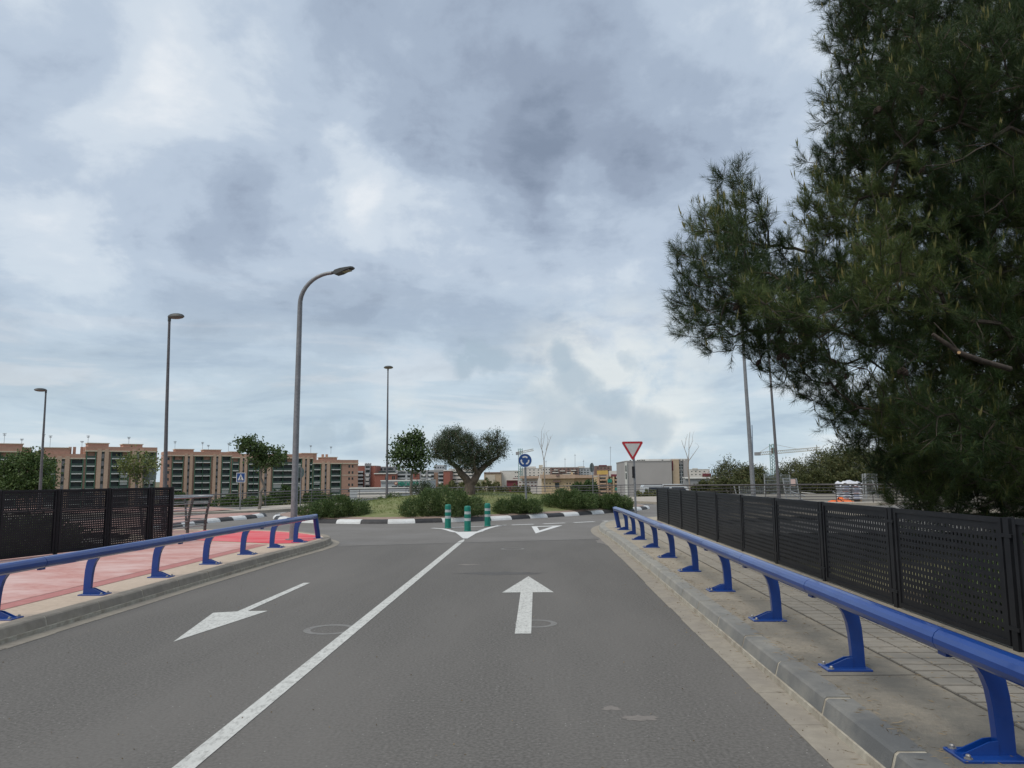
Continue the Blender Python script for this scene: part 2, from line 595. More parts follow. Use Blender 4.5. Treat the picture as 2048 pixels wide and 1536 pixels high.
M['pink_dusty'] = mat('dusty_pink_paving', (0.36, 0.205, 0.175), (0.42, 0.26, 0.225), 5, rough=0.95, c3=(0.40, 0.30, 0.26), scale3=0.8, amt3=0.6)
M['pink_edge'] = mat('pink_paving_border', (0.40, 0.16, 0.15), (0.46, 0.21, 0.19), 6, rough=0.9)
M['red'] = mat('red_coating', (0.60, 0.045, 0.065), (0.68, 0.10, 0.115), 3, rough=0.8, bump=0.2, bscale=40, c3=(0.68, 0.24, 0.24), scale3=1.2, amt3=0.7, stretch3=(0.5, 2.2, 1), stretch=(0.5, 3, 1))
M['blue'] = mat('blue_enamel', (0.003, 0.036, 0.200), (0.004, 0.046, 0.245), 3, rough=0.30, spec=0.4, coat=0.4, c3=(0.022, 0.065, 0.22), scale3=2.2, amt3=0.3)
M['joint_dark'] = mat('dark_gap', (0.008, 0.01, 0.02), rough=0.7)
M['bolt'] = mat('galvanised_bolt', (0.35, 0.35, 0.36), (0.25, 0.24, 0.23), 40, rough=0.45, metal=0.6)
M['black'] = mat('black_steel', (0.007, 0.0075, 0.0095), (0.0115, 0.012, 0.0145), 6, rough=0.5, spec=0.28, c3=(0.019, 0.019, 0.020), scale3=1.5, amt3=0.4)
M['galv'] = mat('galvanised_steel', (0.20, 0.205, 0.215), (0.27, 0.275, 0.285), 14, rough=0.5, metal=0.35, c3=(0.15, 0.15, 0.155), scale3=2.0, amt3=0.4)
M['galv_dark'] = mat('weathered_steel', (0.115, 0.11, 0.115), (0.15, 0.145, 0.15), 10, rough=0.6, metal=0.3)
M['lamp_head'] = mat('lamp_head_grey', (0.055, 0.06, 0.06), (0.075, 0.08, 0.078), 6, rough=0.5)
M['lamp_glass'] = mat('lamp_glass', (0.20, 0.165, 0.14), (0.15, 0.13, 0.12), 5, rough=0.15, spec=0.6)
M['railing'] = mat('railing_steel', (0.075, 0.07, 0.068), (0.11, 0.10, 0.10), 10, rough=0.45, metal=0.5)
M['railing_pale'] = mat('railing_pale', (0.33, 0.34, 0.34), (0.25, 0.26, 0.26), 10, rough=0.4, metal=0.5)
M['teal'] = mat('teal_plastic', (0.006, 0.165, 0.125), (0.01, 0.20, 0.15), 5, rough=0.5, spec=0.4, c3=(0.02, 0.13, 0.10), scale3=2.5, amt3=0.4)
M['band'] = mat('reflective_band', (0.42, 0.47, 0.47), (0.36, 0.41, 0.41), 12, rough=0.5)
M['kwhite'] = mat('kerb_paint_white', (0.68, 0.69, 0.69), (0.60, 0.61, 0.60), 9, rough=0.7, c3=(0.50, 0.49, 0.46), scale3=1.4, amt3=0.4)
M['kblack'] = mat('kerb_paint_black', (0.022, 0.022, 0.025), (0.036, 0.036, 0.038), 9, rough=0.6, c3=(0.075, 0.072, 0.07), scale3=1.4, amt3=0.4)
M['apron'] = mat('terracotta_apron', (0.27, 0.19, 0.155), (0.33, 0.245, 0.205), 6, rough=0.95, c3=(0.24, 0.20, 0.17), scale3=0.9, amt3=0.5)
M['soil'] = mat('bare_soil', (0.20, 0.15, 0.10), (0.29, 0.23, 0.16), 5, rough=1.0, bump=0.5, bscale=20)
M['grass_bed'] = mat('lawn_bed', (0.12, 0.145, 0.045), (0.19, 0.21, 0.085), 5, rough=1.0, c3=(0.24, 0.22, 0.11), scale3=0.7, amt3=0.6)
M['terrain'] = mat('dry_ground', (0.12, 0.115, 0.06), (0.20, 0.17, 0.11), 0.5, rough=1.0, c3=(0.075, 0.095, 0.04), scale3=0.06, amt3=0.8)
M['dirt'] = mat('yard_dirt', (0.25, 0.225, 0.185), (0.20, 0.18, 0.15), 1.5, rough=1.0, c3=(0.16, 0.15, 0.125), scale3=0.2, amt3=0.6)
M['sign_blue'] = mat('sign_blue', (0.012, 0.055, 0.20), (0.016, 0.065, 0.22), 3, rough=0.45)
M['sign_white'] = mat('sign_white', (0.62, 0.63, 0.63), (0.55, 0.56, 0.56), 4, rough=0.45)
M['sign_red'] = mat('sign_red', (0.36, 0.018, 0.028), (0.42, 0.03, 0.04), 4, rough=0.45)
M['sign_grey'] = mat('sign_faded_white', (0.44, 0.44, 0.43), (0.50, 0.50, 0.49), 5, rough=0.5)
M['sign_black'] = mat('sign_black', (0.01, 0.01, 0.012), rough=0.5)
M['sign_back'] = mat('sign_back_metal', (0.16, 0.20, 0.19), (0.21, 0.25, 0.24), 8, rough=0.5, metal=0.3)

# ------------------------------------------------------------------ terrain


def sstep(a, b, x):
    t = np.clip((x - a) / (b - a), 0, 1)
    return t * t * (3 - 2 * t)


def edge_y(x):
    return np.interp(x, [-80, -21, -16, -9, -.7, 9.4, 14, 20, 70, 90], [47, 49.2, 53, 56, 59, 61, 78, 98, 98, 70])


def terrain_z(x, y):
    x = np.asarray(x, float); y = np.asarray(y, float)
    z = -0.35 - 0.02 * np.maximum(y - 30, 0).clip(0, 25)
    z = z - 11.3 * sstep(0, 42, y - edge_y(x))
    z = z - 11.3 * sstep(62, 110, np.abs(x)) * (1 - sstep(0, 42, y - edge_y(x)))
    z = z - 2.0 * sstep(-10.7, -14.5, x) * sstep(21.0, 17.5, y)
    z = z - 1.2 * sstep(4.1, 6.5, x) * sstep(25, 20, y)
    w = sstep(62, 90, y)
    return z + w * (0.25 * np.sin(x * 0.31 + y * 0.17) + 0.2 * np.sin(x * 0.12 - y * 0.23))


xs = np.unique(np.concatenate([np.linspace(-4000, -300, 14), np.linspace(-300, -60, 25), np.linspace(-60, 60, 161), np.linspace(60, 300, 25), np.linspace(300, 4000, 14)]))
ys = np.unique(np.concatenate([np.linspace(-400, -20, 12), np.linspace(-20, 110, 174), np.linspace(110, 600, 40), np.linspace(600, 7000, 16)]))
XX, YY = np.meshgrid(xs, ys)
ZZ = terrain_z(XX, YY)
nx, ny = len(xs), len(ys)
tb = MB()
tb.v = [tuple(p) for p in np.stack([XX.ravel(), YY.ravel(), ZZ.ravel()], 1).tolist()]
tb.f = [(j * nx + i, j * nx + i + 1, (j + 1) * nx + i + 1, (j + 1) * nx + i) for j in range(ny - 1) for i in range(nx - 1)]
tb.m = [0] * len(tb.f)
tb.build('ground', M['terrain'], smooth=True, kind='structure', label='dry grassy ground falling away below the road')

# ------------------------------------------------------------------ road surfaces
road = sheet('road', [(-5.9, -16), (2.3, -16), (2.3, 20.68), (-5.9, 18.43)], 0.0, M['asphalt'], kind='structure', label='grey two-lane asphalt road leading to the roundabout')
ring = sheet_tri('roundabout_road', [(-5.9, 18.43), (2.3, 20.68), (3.0, 22), (62, 24), (62, 46), (8, 46), (8, 53), (-15, 53), (-15, 46), (-62, 46), (-62, 20), (-5.9, 20)],
                 0.0, M['asphalt_ring'], kind='structure', label='paler asphalt of the roundabout carriageway')
sheet('asphalt_seam', [(-5.2, 18.56), (1.75, 20.47), (1.75, 20.55), (-5.2, 18.66)], 0.004, M['seam'], road)
yard = sheet_tri('yard', [(5, 45.6), (62, 45.6), (62, 97), (20, 95), (14, 74), (10.5, 60.5)], 0.02, M['dirt'], kind='structure', label='bare dirt of the construction yard behind the railing')

# road markings: flat paint just above the asphalt
Z1 = 0.004
cl = MB()
cl.add([(-2.075, -3, Z1), (-1.945, -3, Z1), (-1.945, 20.0, Z1), (-2.0, 20.6, Z1), (-2.075, 20.0, Z1)], [(0, 1, 2, 3, 4)])
cl.build('centre_line', M['paint'], road, label='long white centre line running to the splitter triangle')
sheet_tri('lane_arrow', [(-0.275, 8.19), (-0.105, 8.19), (-0.115, 11.07), (0.18, 11.07), (-0.20, 12.84), (-0.545, 11.05), (-0.285, 11.07)], Z1, M['paint'], road, label='white arrow pointing ahead to the roundabout')
sheet_tri('lane_arrow', [(-3.67, 7.81), (-3.35, 9.60), (-3.595, 9.585), (-3.585, 12.14), (-3.685, 12.14), (-3.715, 9.56), (-3.975, 9.47)], Z1, M['paint'], road, label='white arrow pointing towards the viewer in the opposite lane')


def strip(path, w):
    a = offset2(path, w / 2); b = offset2(path, -w / 2)
    m = MB()
    n = len(path)
    m.add([(x, y, Z1) for x, y in a] + [(x, y, Z1) for x, y in b], [(i, i + 1, n + i + 1, n + i) for i in range(n - 1)])
    return m


strip(smooth_path([(-3.5, 25.2), (-3.06, 24.75), (-2.62, 23.5), (-2.46, 23.2)], 0.15), 0.17).build('splitter_edge_line', M['paint_fresh'], ring)
strip(smooth_path([(-1.2, 26.6), (-1.55, 25.65), (-1.76, 24.2), (-1.82, 23.4)], 0.15), 0.17).build('splitter_edge_line', M['paint_fresh'], ring)
strip([(-3.1, 25.35), (-1.75, 26.1)], 0.13).build('splitter_edge_line', M['paint_fresh'], ring)
sheet_tri('splitter_fill', [(-2.55, 23.25), (-2.33, 22.2), (-2.05, 20.75), (-1.93, 20.75), (-1.86, 22.6), (-1.74, 23.45)], 0.008, M['paint_fresh'], ring)
for a, b in (((-0.96, 26.62), (-0.23, 26.98)), ((0.12, 27.17), (0.88, 27.6)), ((1.2, 27.8), (1.96, 28.3)), ((-1.5, 26.3), (-1.22, 26.46)), ((2.3, 28.55), (2.75, 28.9))):
    strip([a, b], 0.2).build('give_way_dash', M['paint_fresh'], ring)
gm = MB()
outer = [(-0.28, 25.75), (0.75, 26.19), (-0.13, 22.54)]
inner = [(-0.10, 25.50), (0.42, 25.75), (-0.02, 23.75)]
gm.add([(x, y, Z1) for x, y in outer + inner], [(0, 1, 4, 3), (1, 2, 5, 4), (2, 0, 3, 5)])
gm.build('give_way_triangle', M['paint_fresh'], ring, label='white outlined give way triangle painted on the road')


def ring_mark(cx, cy, r, w, z, m_, par):
    m = MB(); n = 28
    m.add([(cx + rr * math.cos(2 * math.pi * k / n), cy + rr * math.sin(2 * math.pi * k / n), z) for rr in (r, r - w) for k in range(n)],
          [(k, (k + 1) % n, n + (k + 1) % n, n + k) for k in range(n)])
    return m.build('ring_mark', m_, par)


ring_mark(-2.26, 8.44, 0.285, 0.075, 0.002, M['chalk'], road)
ring_mark(-0.06, 8.76, 0.235, 0.065, 0.002, M['chalk'], road)
ring_mark(-0.63, 17.75, 0.27, 0.06, 0.002, M['chalk'], road)


def blotch(name, cx, cy, rx, ry, m_, par, seed, n=26):
    rr = random.Random(seed)
    pts = []
    for k in range(n):
        a = 2 * math.pi * k / n
        q = 1 + rr.uniform(-0.35, 0.25)
        pts.append((cx + rx * q * math.cos(a), cy + ry * q * math.sin(a)))
    return sheet_tri(name, pts, 0.0015, m_, par)


blotch('stain', 0.66, 5.4, 0.13, 0.06, M['patch'], road, 3)
blotch('stain', 0.48, 5.62, 0.07, 0.05, M['patch'], road, 4)
blotch('stain', -1.35, 14.6, 0.22, 0.10, M['patch'], road, 5)
blotch('soil_patch', 1.62, 19.6, 0.22, 1.1, M['patch'], road, 9)
blotch('stain', -0.7, 13.25, 0.72, 0.22, M['dark_stain'], road, 8)

# ------------------------------------------------------------------ kerbs with their stones
STONE = [(0.004, 0.050), (0.030, 0.140), (0.046, 0.154), (0.20, 0.154)]
CORE = [(-0.014, 0.0), (-0.008, 0.048), (0.009, 0.052), (0.034, 0.138), (0.050, 0.150), (0.195, 0.150)]


def kerb(name, path, side, m_stone, phase, label, start=0):
    """path: foot of the kerb face; side: +1 when the pavement is to its left"""
    par = empty(name, (path[0][0], path[0][1], 0), kind='structure', label=label)
    m = MB()
    sweep2(m, path, [(side * o, z) for o, z in CORE] + [(side * 0.195, -0.2), (side * -0.012, -0.2)])
    m.build('mortar_bed', M['mortar'], par, world=True)
    first = arc_points(path, phase)
    rest = [first[0][-1]] + [p for p in path if True]
    # stones one metre long with open joints
    cut = arc_points(path, 0.25)
    acc, piece, L = 0.0, [], []
    run = arc_points(shift_path(path, phase), 1.0)
    for q in run:
        if len(q) < 2:
            continue
        q = trim_ends(q, 0.017)
        if q is None:
            continue
        s = MB()
        j = random.uniform(-0.003, 0.003)
        sweep2(s, q, [(side * (o + j * 0.5), z + j) for o, z in STONE] + [(side * 0.20, 0.03), (side * 0.01, 0.03)])
        s.build('kerb_stone', m_stone, par, world=True)
    return par


def shift_path(path, d):
    """drop the first d metres of a path"""
    out, acc = [], 0.0
    for i in range(len(path) - 1):
        a, b = Vector(path[i][:2]), Vector(path[i + 1][:2])
        L = (b - a).length
        if acc + L <= d:
            acc += L
            continue
        if not out:
            q = a.lerp(b, (d - acc) / L)
            out.append((q.x, q.y))
        out.append((b.x, b.y)); acc += L
    return out


def trim_ends(q, g):
    a, b = Vector(q[0]), Vector(q[1])
    if (b - a).length < g * 1.5:
        q = q[1:]
        if len(q) < 2: return None
        a, b = Vector(q[0]), Vector(q[1])
    c, d = Vector(q[-2]), Vector(q[-1])
    if (d - c).length < g * 1.5 and len(q) > 2:
        q = q[:-1]
        c, d = Vector(q[-2]), Vector(q[-1])
    a2 = a + (b - a).normalized() * g
    d2 = d - (d - c).normalized() * g
    return [tuple(a2)] + [tuple(p) for p in q[1:-1]] + [tuple(d2)]


KR = [(1.82, -15.0), (1.82, 17.5)] + smooth_path([(1.82, 18.5), (1.79, 20.5), (1.73, 22.6), (1.84, 24.5), (2.15, 25.9), (2.85, 27.3), (4.5, 29.0), (8.0, 31.2), (14, 33.0)], 0.3) + [(40, 36.0), (60, 37.5)]
KL = [(-5.36, -15.0)] + smooth_path([(-5.36, 6.0), (-5.33, 9.0), (-5.28, 12.5), (-5.2, 15.5), (-5.1, 17.6), (-5.12, 18.8), (-5.36, 19.9), (-5.95, 20.9), (-6.9, 21.85), (-8.2, 22.6), (-10, 23.15), (-14, 23.4)], 0.3) + [(-40, 23.6), (-60, 23.6)]
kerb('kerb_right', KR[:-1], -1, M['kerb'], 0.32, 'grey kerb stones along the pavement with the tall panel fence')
kerb('kerb_left', KL[:-1], 1, M['kerb_left'], 0.4, 'worn beige kerb stones along the pink pavement')

# gutters of pale concrete between asphalt and kerb
for nm, kp, side, w, lab in (('gutter_right', KR, 1, 0.235, 'pale concrete gutter beside the grey kerb'), ('gutter_left', KL, -1, 0.19, 'narrow pale concrete gutter beside the worn beige kerb')):
    gpar = empty(nm, (kp[0][0], kp[0][1], 0), kind='structure', label=lab)
    pp = arc_points(kp[:-2], 0.75)
    for q in pp:
        q2 = trim_ends(q, 0.003) if len(q) > 1 else None
        if q2 is None: continue
        g = MB()
        wob = w + random.uniform(-0.012, 0.012)
        sweep2(g, q2, [(0, 0.002), (0, 0.006), (side * wob, 0.005), (side * wob, 0.001)])
        g.build('gutter_slab', M['gutter'], gpar, world=True)

# ------------------------------------------------------------------ right pavement
back = offset2(KR, -0.2)
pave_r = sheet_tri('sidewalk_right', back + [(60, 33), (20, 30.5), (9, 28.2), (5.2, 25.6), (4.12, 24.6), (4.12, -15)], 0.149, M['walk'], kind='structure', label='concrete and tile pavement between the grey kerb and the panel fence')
edge = MB(); edge.box((4.12, -15, -0.9), (4.3, 24.5, 0.14)); edge.build('bridge_edge_beam', M['gutter'], pave_r, world=True)
sheet('tile_bed', [(2.735, -15), (3.745, -15), (3.745, 24.2), (2.735, 24.2)], 0.1525, M['joint'], pave_r)
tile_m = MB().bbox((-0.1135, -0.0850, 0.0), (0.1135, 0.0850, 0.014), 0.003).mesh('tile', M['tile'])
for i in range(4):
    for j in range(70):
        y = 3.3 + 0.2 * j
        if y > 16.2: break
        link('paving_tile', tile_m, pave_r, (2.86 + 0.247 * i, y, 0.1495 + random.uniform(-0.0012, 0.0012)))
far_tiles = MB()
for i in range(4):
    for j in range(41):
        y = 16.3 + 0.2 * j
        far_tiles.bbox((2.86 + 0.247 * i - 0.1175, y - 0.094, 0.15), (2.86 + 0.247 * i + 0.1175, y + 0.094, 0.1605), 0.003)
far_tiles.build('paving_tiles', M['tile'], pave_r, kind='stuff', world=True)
for y in (2.6, 5.9, 9.3, 12.6, 16.0, 19.4, 22.7):
    sheet('walk_joint', [(2.03, y), (2.73, y + 0.02), (2.73, y + 0.035), (2.03, y + 0.015)], 0.1505, M['joint'], pave_r)

# ------------------------------------------------------------------ left pavement
lback = offset2(KL, 0.2)
pave_l = sheet_tri('sidewalk_left', lback + [(-60, 21.6), (-12, 21.5), (-10.9, 20.6), (-10.0, 18.3), (-10.35, 14.1), (-12.4, 6.0), (-17.8, -15)], 0.149, M['walk_left'], kind='structure', label='wide pink and red pavement inside the worn beige kerb')
sheet_tri('pink_paving', [(-6.42, -14), (-6.42, 17.55), (-8.55, 18.75), (-9.75, 19.3), (-9.9, 18.2), (-10.25, 14.1), (-12.3, 6.0), (-17.4, -14)], 0.153, M['pink'], pave_l)
sheet('pink_border', [(-6.4, -14), (-6.17, -14), (-6.12, 17.4), (-6.4, 17.5)], 0.1535, M['pink_edge'], pave_l)
rb = smooth_path([(-5.55, 17.8), (-5.45, 18.8), (-5.7, 19.85), (-6.25, 20.7), (-7.1, 21.5), (-8.3, 22.15), (-10, 22.65), (-14, 22.85)], 0.4)
sheet_tri('red_coating', [(-6.0, 17.65)] + [(-5.75, 17.7)] + [q for q in rb if q[0] > -9.75] + [(-9.75, 22.4), (-9.6, 19.3), (-8.5, 18.8)], 0.1545, M['red'], pave_l)
sheet_tri('worn_red_paving', [(-9.78, 19.5), (-9.9, 22.45), (-14, 22.85), (-14, 21.9), (-11.2, 21.2)], 0.1545, M['pink_dusty'], pave_l)
ebl = MB(); ebl.add([(-10.0, 18.3, 0.14), (-10.35, 14.1, 0.14), (-12.4, 6, 0.14), (-17.8, -15, 0.14), (-10.0, 18.3, -1.2), (-10.35, 14.1, -1.2), (-12.4, 6, -1.2), (-17.8, -15, -1.2)],
                    [(0, 1, 5, 4), (1, 2, 6, 5), (2, 3, 7, 6)])
ebl.build('bridge_edge_beam', M['gutter'], pave_l, world=True)

# ------------------------------------------------------------------ roundabout island and refuge island with painted kerbs
BLOCK = [(0.0, 0.0), (0.03, 0.07), (0.10, 0.135), (0.27, 0.15), (0.27, -0.1), (0.0, -0.1)]


def painted_kerb(name, path, side, phase, label, length=1.0):
    par = empty(name, (path[0][0], path[0][1], 0), kind='structure', label=label)
    for k, q in enumerate(arc_points(shift_path(path, phase), length)):
        q = trim_ends(q, 0.006) if len(q) > 1 else None
        if q is None: continue
        s = MB()
        sweep2(s, q, [(side * o, z) for o, z in BLOCK])
        s.build('kerb_stone', M['kwhite'] if k % 2 else M['kblack'], par, world=True)
    return par


ISL = smooth_path([(-11.6, 35.5), (-11.4, 33.0), (-10.3, 30.4), (-8.9, 28.85), (-7.4, 28.05), (-5.7, 27.7), (-4.2, 28.1), (-2.9, 28.65), (-1.5, 29.6), (0.0, 31.1), (1.5, 32.7), (3.1, 34.9), (4.4, 36.9), (5.4, 39.0), (5.6, 41.0),
                   (4.6, 44.0), (1.5, 46.5), (-3, 47.0), (-7.5, 45.0), (-10.3, 41.0), (-11.6, 37.5), (-11.6, 35.5)], 0.35)
painted_kerb('kerb_roundabout', ISL, 1, 0.15, 'black and white painted kerb stones ringing the roundabout island')
inn = offset2(ISL, 0.26)[:-1]
cen = np.mean(np.array(inn), 0)


def island_z(x, y):
    """domed lawn of the island"""
    P = np.array(inn)
    a = math.atan2(y - cen[1], x - cen[0])
    ang = np.arctan2(P[:, 1] - cen[1], P[:, 0] - cen[0])
    k = np.argmin(np.abs(np.angle(np.exp(1j * (ang - a)))))
    rr = math.hypot(x - cen[0], y - cen[1]) / (np.linalg.norm(P[k] - cen) + 1e-6)
    return 0.142 + 0.75 * (1 - min(rr, 1.0) ** 2) ** 1.5


isl = MB(); rings = [1.0, 0.92, 0.84, 0.72, 0.6, 0.45, 0.3, 0.15]
nI = len(inn)
for q in rings:
    for p in inn:
        x, y = cen[0] + (p[0] - cen[0]) * q, cen[1] + (p[1] - cen[1]) * q
        isl.v.append((float(x), float(y), 0.142 + 0.75 * (1 - q ** 2) ** 1.5))
for r_ in range(len(rings) - 1):
    for k in range(nI):
        isl.f.append((r_ * nI + k, r_ * nI + (k + 1) % nI, (r_ + 1) * nI + (k + 1) % nI, (r_ + 1) * nI + k))
        isl.m.append(0 if r_ == 0 else 1)
isl.v.append((float(cen[0]), float(cen[1]), 0.892))
for k in range(nI):
    isl.f.append(((len(rings) - 1) * nI + k, (len(rings) - 1) * nI + (k + 1) % nI, len(isl.v) - 1)); isl.m.append(1)
island = isl.build('roundabout_island', [M['apron'], M['grass_bed']], smooth=True, kind='structure', label='domed lawn of the roundabout island with a terracotta rim')

RF = smooth_path([(-12.5, 22.8), (-12.45, 26.3), (-12.4, 28.7), (-12.15, 30.7), (-11.9, 32.3), (-12.1, 34.2), (-13.0, 34.6), (-14.4, 33.2)], 0.3)
painted_kerb('kerb_refuge', shift_path(RF, 1.2), 1, 0.0, 'black and white painted kerb stones of the red refuge island', 0.95)
rfi = offset2(shift_path(RF, 1.2), 0.26)
sheet_tri('refuge_island', rfi + [(-17, 30), (-18, 24.2)], 0.147, M['pink_dusty'], kind='structure', label='red paved refuge island at the exit road')

# ------------------------------------------------------------------ far pavement
FW = smooth_path([(-62, 33.2), (-26, 33.8), (-18, 34.6), (-14.8, 35.9), (-13.3, 37.4), (-12.6, 39.4), (-12.0, 43.0), (-9.5, 48.0), (-4, 50.6), (2, 50.2), (6.0, 47.0), (7.4, 43.2), (10, 42.3), (20, 41.6), (62, 41)], 0.8)
FWB = [(-62, 46, -0.25), (-21.2, 48.2, -0.22), (-16, 52.2, -0.05), (-9.25, 55.2, 0.02), (-0.7, 58.2, 0.03), (9.4, 60.2, 0.1), (9.9, 60.0, 0.1), (8.2, 45.4, 0.1), (12.7, 44.6, 0.12), (20, 43.6, 0.12), (62, 43, 0.12)]
fk = MB(); sweep2(fk, FW, [(0, 0.0), (0.02, 0.13), (0.2, 0.14), (0.2, -0.2), (0, -0.2)])
fpar = fk.build('kerb_far', M['gutter'], kind='structure', label='plain concrete kerb on the far side of the roundabout')
fw_in = offset2(FW, 0.2)
bk = MB()
bx = np.array([p[0] for p in FWB]); nF = len(fw_in)
# strip from the kerb back to the railing line
par_t = np.linspace(0, 1, nF)
seg = np.array(FWB); cum = np.concatenate([[0], np.cumsum(np.linalg.norm(np.diff(seg[:, :2], axis=0), axis=1))])
# match by direction from the island centre
ang_b = []
for (x, y) in fw_in:
    best = None
    d = Vector((x - cen[0], y - 30.0)).normalized()
    for i in range(len(FWB) - 1):
        a, b = Vector(FWB[i][:2]), Vector(FWB[i + 1][:2])
        e = b - a
        den = d.x * e.y - d.y * e.x
        if abs(den) < 1e-9: continue
        w = a - Vector((cen[0], 30.0))
        t = (w.x * e.y - w.y * e.x) / den
        u = (w.x * d.y - w.y * d.x) / den
        if t > 0 and -1e-6 <= u <= 1 + 1e-6:
            q = a + e * u
            z = FWB[i][2] + (FWB[i + 1][2] - FWB[i][2]) * u
            if best is None or t > best[0]:
                best = (t, q.x, q.y, z)
    if best is None:
        best = (0, x, y + 3, 0.1)
    ang_b.append(best[1:])
bk.v = [(x, y, 0.138) for x, y in fw_in] + [tuple(p) for p in ang_b]
bk.f = [(i, i + 1, nF + i + 1, nF + i) for i in range(nF - 1)]; bk.m = [0] * len(bk.f)
far_walk = bk.build('sidewalk_far', M['far_walk'], kind='structure', label='beige pavement beyond the roundabout under the far railing')
sheet_tri('pink_paving', [(-30, 35.2), (-18.3, 35.6), (-15.6, 36.5), (-15.2, 38.5), (-18, 42.0), (-30, 42)], 0.15, M['pink_dusty'], far_walk)

# pine litter on the ground behind the tall fence
lm = MB(); gx = np.linspace(4.31, 15, 22); gyy = np.linspace(-6, 21, 40)
for y in gyy:
    for x in gx:
        lm.v.append((float(x), float(y), float(terrain_z(x, y)) + 0.03))
lm.f = [(j * 22 + i, j * 22 + i + 1, (j + 1) * 22 + i + 1, (j + 1) * 22 + i) for j in range(39) for i in range(21)]; lm.m = [0] * len(lm.f)
M['litter'] = mat('pine_litter', (0.055, 0.042, 0.026), (0.10, 0.075, 0.045), 6, rough=1.0, bump=0.6, bscale=30, c3=(0.045, 0.055, 0.022), scale3=0.7, amt3=0.6)
lm.build('forest_floor', M['litter'], smooth=True, kind='structure', label='dark pine litter under the big pine behind the fence')

# ------------------------------------------------------------------ blue barriers


def blue_barrier(name, label, path3, posts, side, joints, end_drop):
    """path3: rail axis; posts: [(x, y)] of the post feet; side: +1 when the road lies towards -X"""
    root = empty(name, (posts[0][0], posts[0][1], 0.15), label=label, cat='barrier', group='blue tube barriers along the road')
    rr = 0.064
    # rail in sections with thin open joints
    P = [Vector(p) for p in path3]
    cuts = [P[0].y - 1] + list(joints) + [P[-1].y + 1]

    def at_y(y):
        for i in range(len(P) - 1):
            if P[i].y <= y <= P[i + 1].y:
                return P[i].lerp(P[i + 1], (y - P[i].y) / (P[i + 1].y - P[i].y))
    for i in range(len(cuts) - 1):
        a, b = cuts[i], cuts[i + 1]
        pts = [p for p in P if a < p.y < b]
        if P[0].y < a: pts = [at_y(a)] + pts
        if P[-1].y > b: pts = pts + [at_y(b)]
        t = (pts[1] - pts[0]).normalized()
        ga = 0.004 if i else 0
        pts[0] = pts[0] + t * ga
        pts[-1] = pts[-1] - (pts[-1] - pts[-2]).normalized() * (0.004 if i < len(cuts) - 2 else 0)
        sec = MB().tube(pts, rr, 14)
        s = sec.build('rail_section', M['blue'], root, world=True)
        if i < len(cuts) - 2:
            q = pts[-1]
            d = (pts[-1] - pts[-2]).normalized()
            MB().tube([q - d * 0.03, q + d * 0.04], rr - 0.006, 16).build('joint_sleeve', M['joint_dark'], s, world=True)
            MB().obox(q + d * 0.0 + Vector((0, 0, -rr - 0.004)), (0.02, 0.045, 0.012), ((1, 0, 0), (0, 1, 0), (0, 0, 1))).build('joint_tab', M['blue'], s, world=True)
    # end tube bent down to the pavement
    e = P[-1]
    sx = -side
    d = (P[-1] - P[-2]).normalized()
    knee = e + d * 0.03
    foot = Vector((end_drop[0], end_drop[1], 0.16))
    MB().tube([knee + (knee - foot).normalized() * 0.045, foot], rr * 0.98, 20).build('end_post', M['blue'], root, smooth=True, world=True)
    fl = MB().lathe([(0.12, 0.0), (0.12, 0.012)], (foot.x, foot.y, 0.15), 18)
    fl.build('end_flange', M['blue'], root, world=True)
    # posts: flat blades leaning over to the rail, on plates with two ribs
    sgn = side
    blade = [(0.062, 0.0), (0.060, 0.16), (0.052, 0.30), (0.036, 0.40), (0.002, 0.475), (-0.04, 0.50), (-0.15, 0.50), (-0.112, 0.455),
             (-0.076, 0.40), (-0.053, 0.33), (-0.040, 0.24), (-0.033, 0.12), (-0.031, 0.0)]
    blade = [(x * sgn, z) for x, z in blade]
    pm = MB().prism(blade, 'y', -0.026, 0.026).mesh('post', M['blue'], smooth=True)
    plate = MB().bbox((-0.245, -0.105, 0.0), (0.085, 0.105, 0.014), 0.004) if sgn > 0 else MB().bbox((-0.085, -0.105, 0.0), (0.245, 0.105, 0.014), 0.004)
    plm = plate.mesh('base_plate', M['blue'])
    rib = [(-0.030 * sgn, 0.014), (-0.030 * sgn, 0.085), (-0.075 * sgn, 0.08), (-0.215 * sgn, 0.02), (-0.215 * sgn, 0.014)]
    rm = MB().prism(rib, 'y', -0.005, 0.005).mesh('rib', M['blue'])
    bm_ = MB().lathe([(0.022, 0.0), (0.022, 0.004), (0.013, 0.004), (0.013, 0.016), (0.008, 0.022)], (0, 0, 0), 8).mesh('bolt', M['bolt'])
    for (x, y, rz) in posts:
        lx, ly = x - posts[0][0], y - posts[0][1]
        p = link('post', pm, root, (lx, ly, 0.006), rz)
        pl = link('base_plate', plm, root, (lx, ly, 0.0), rz)
        for s_ in (-1, 1):
            link('rib', rm, p, (0, s_ * 0.030, -0.006))
            link('bolt', bm_, pl, (-0.21 * sgn, s_ * 0.078, 0.014))
    return root


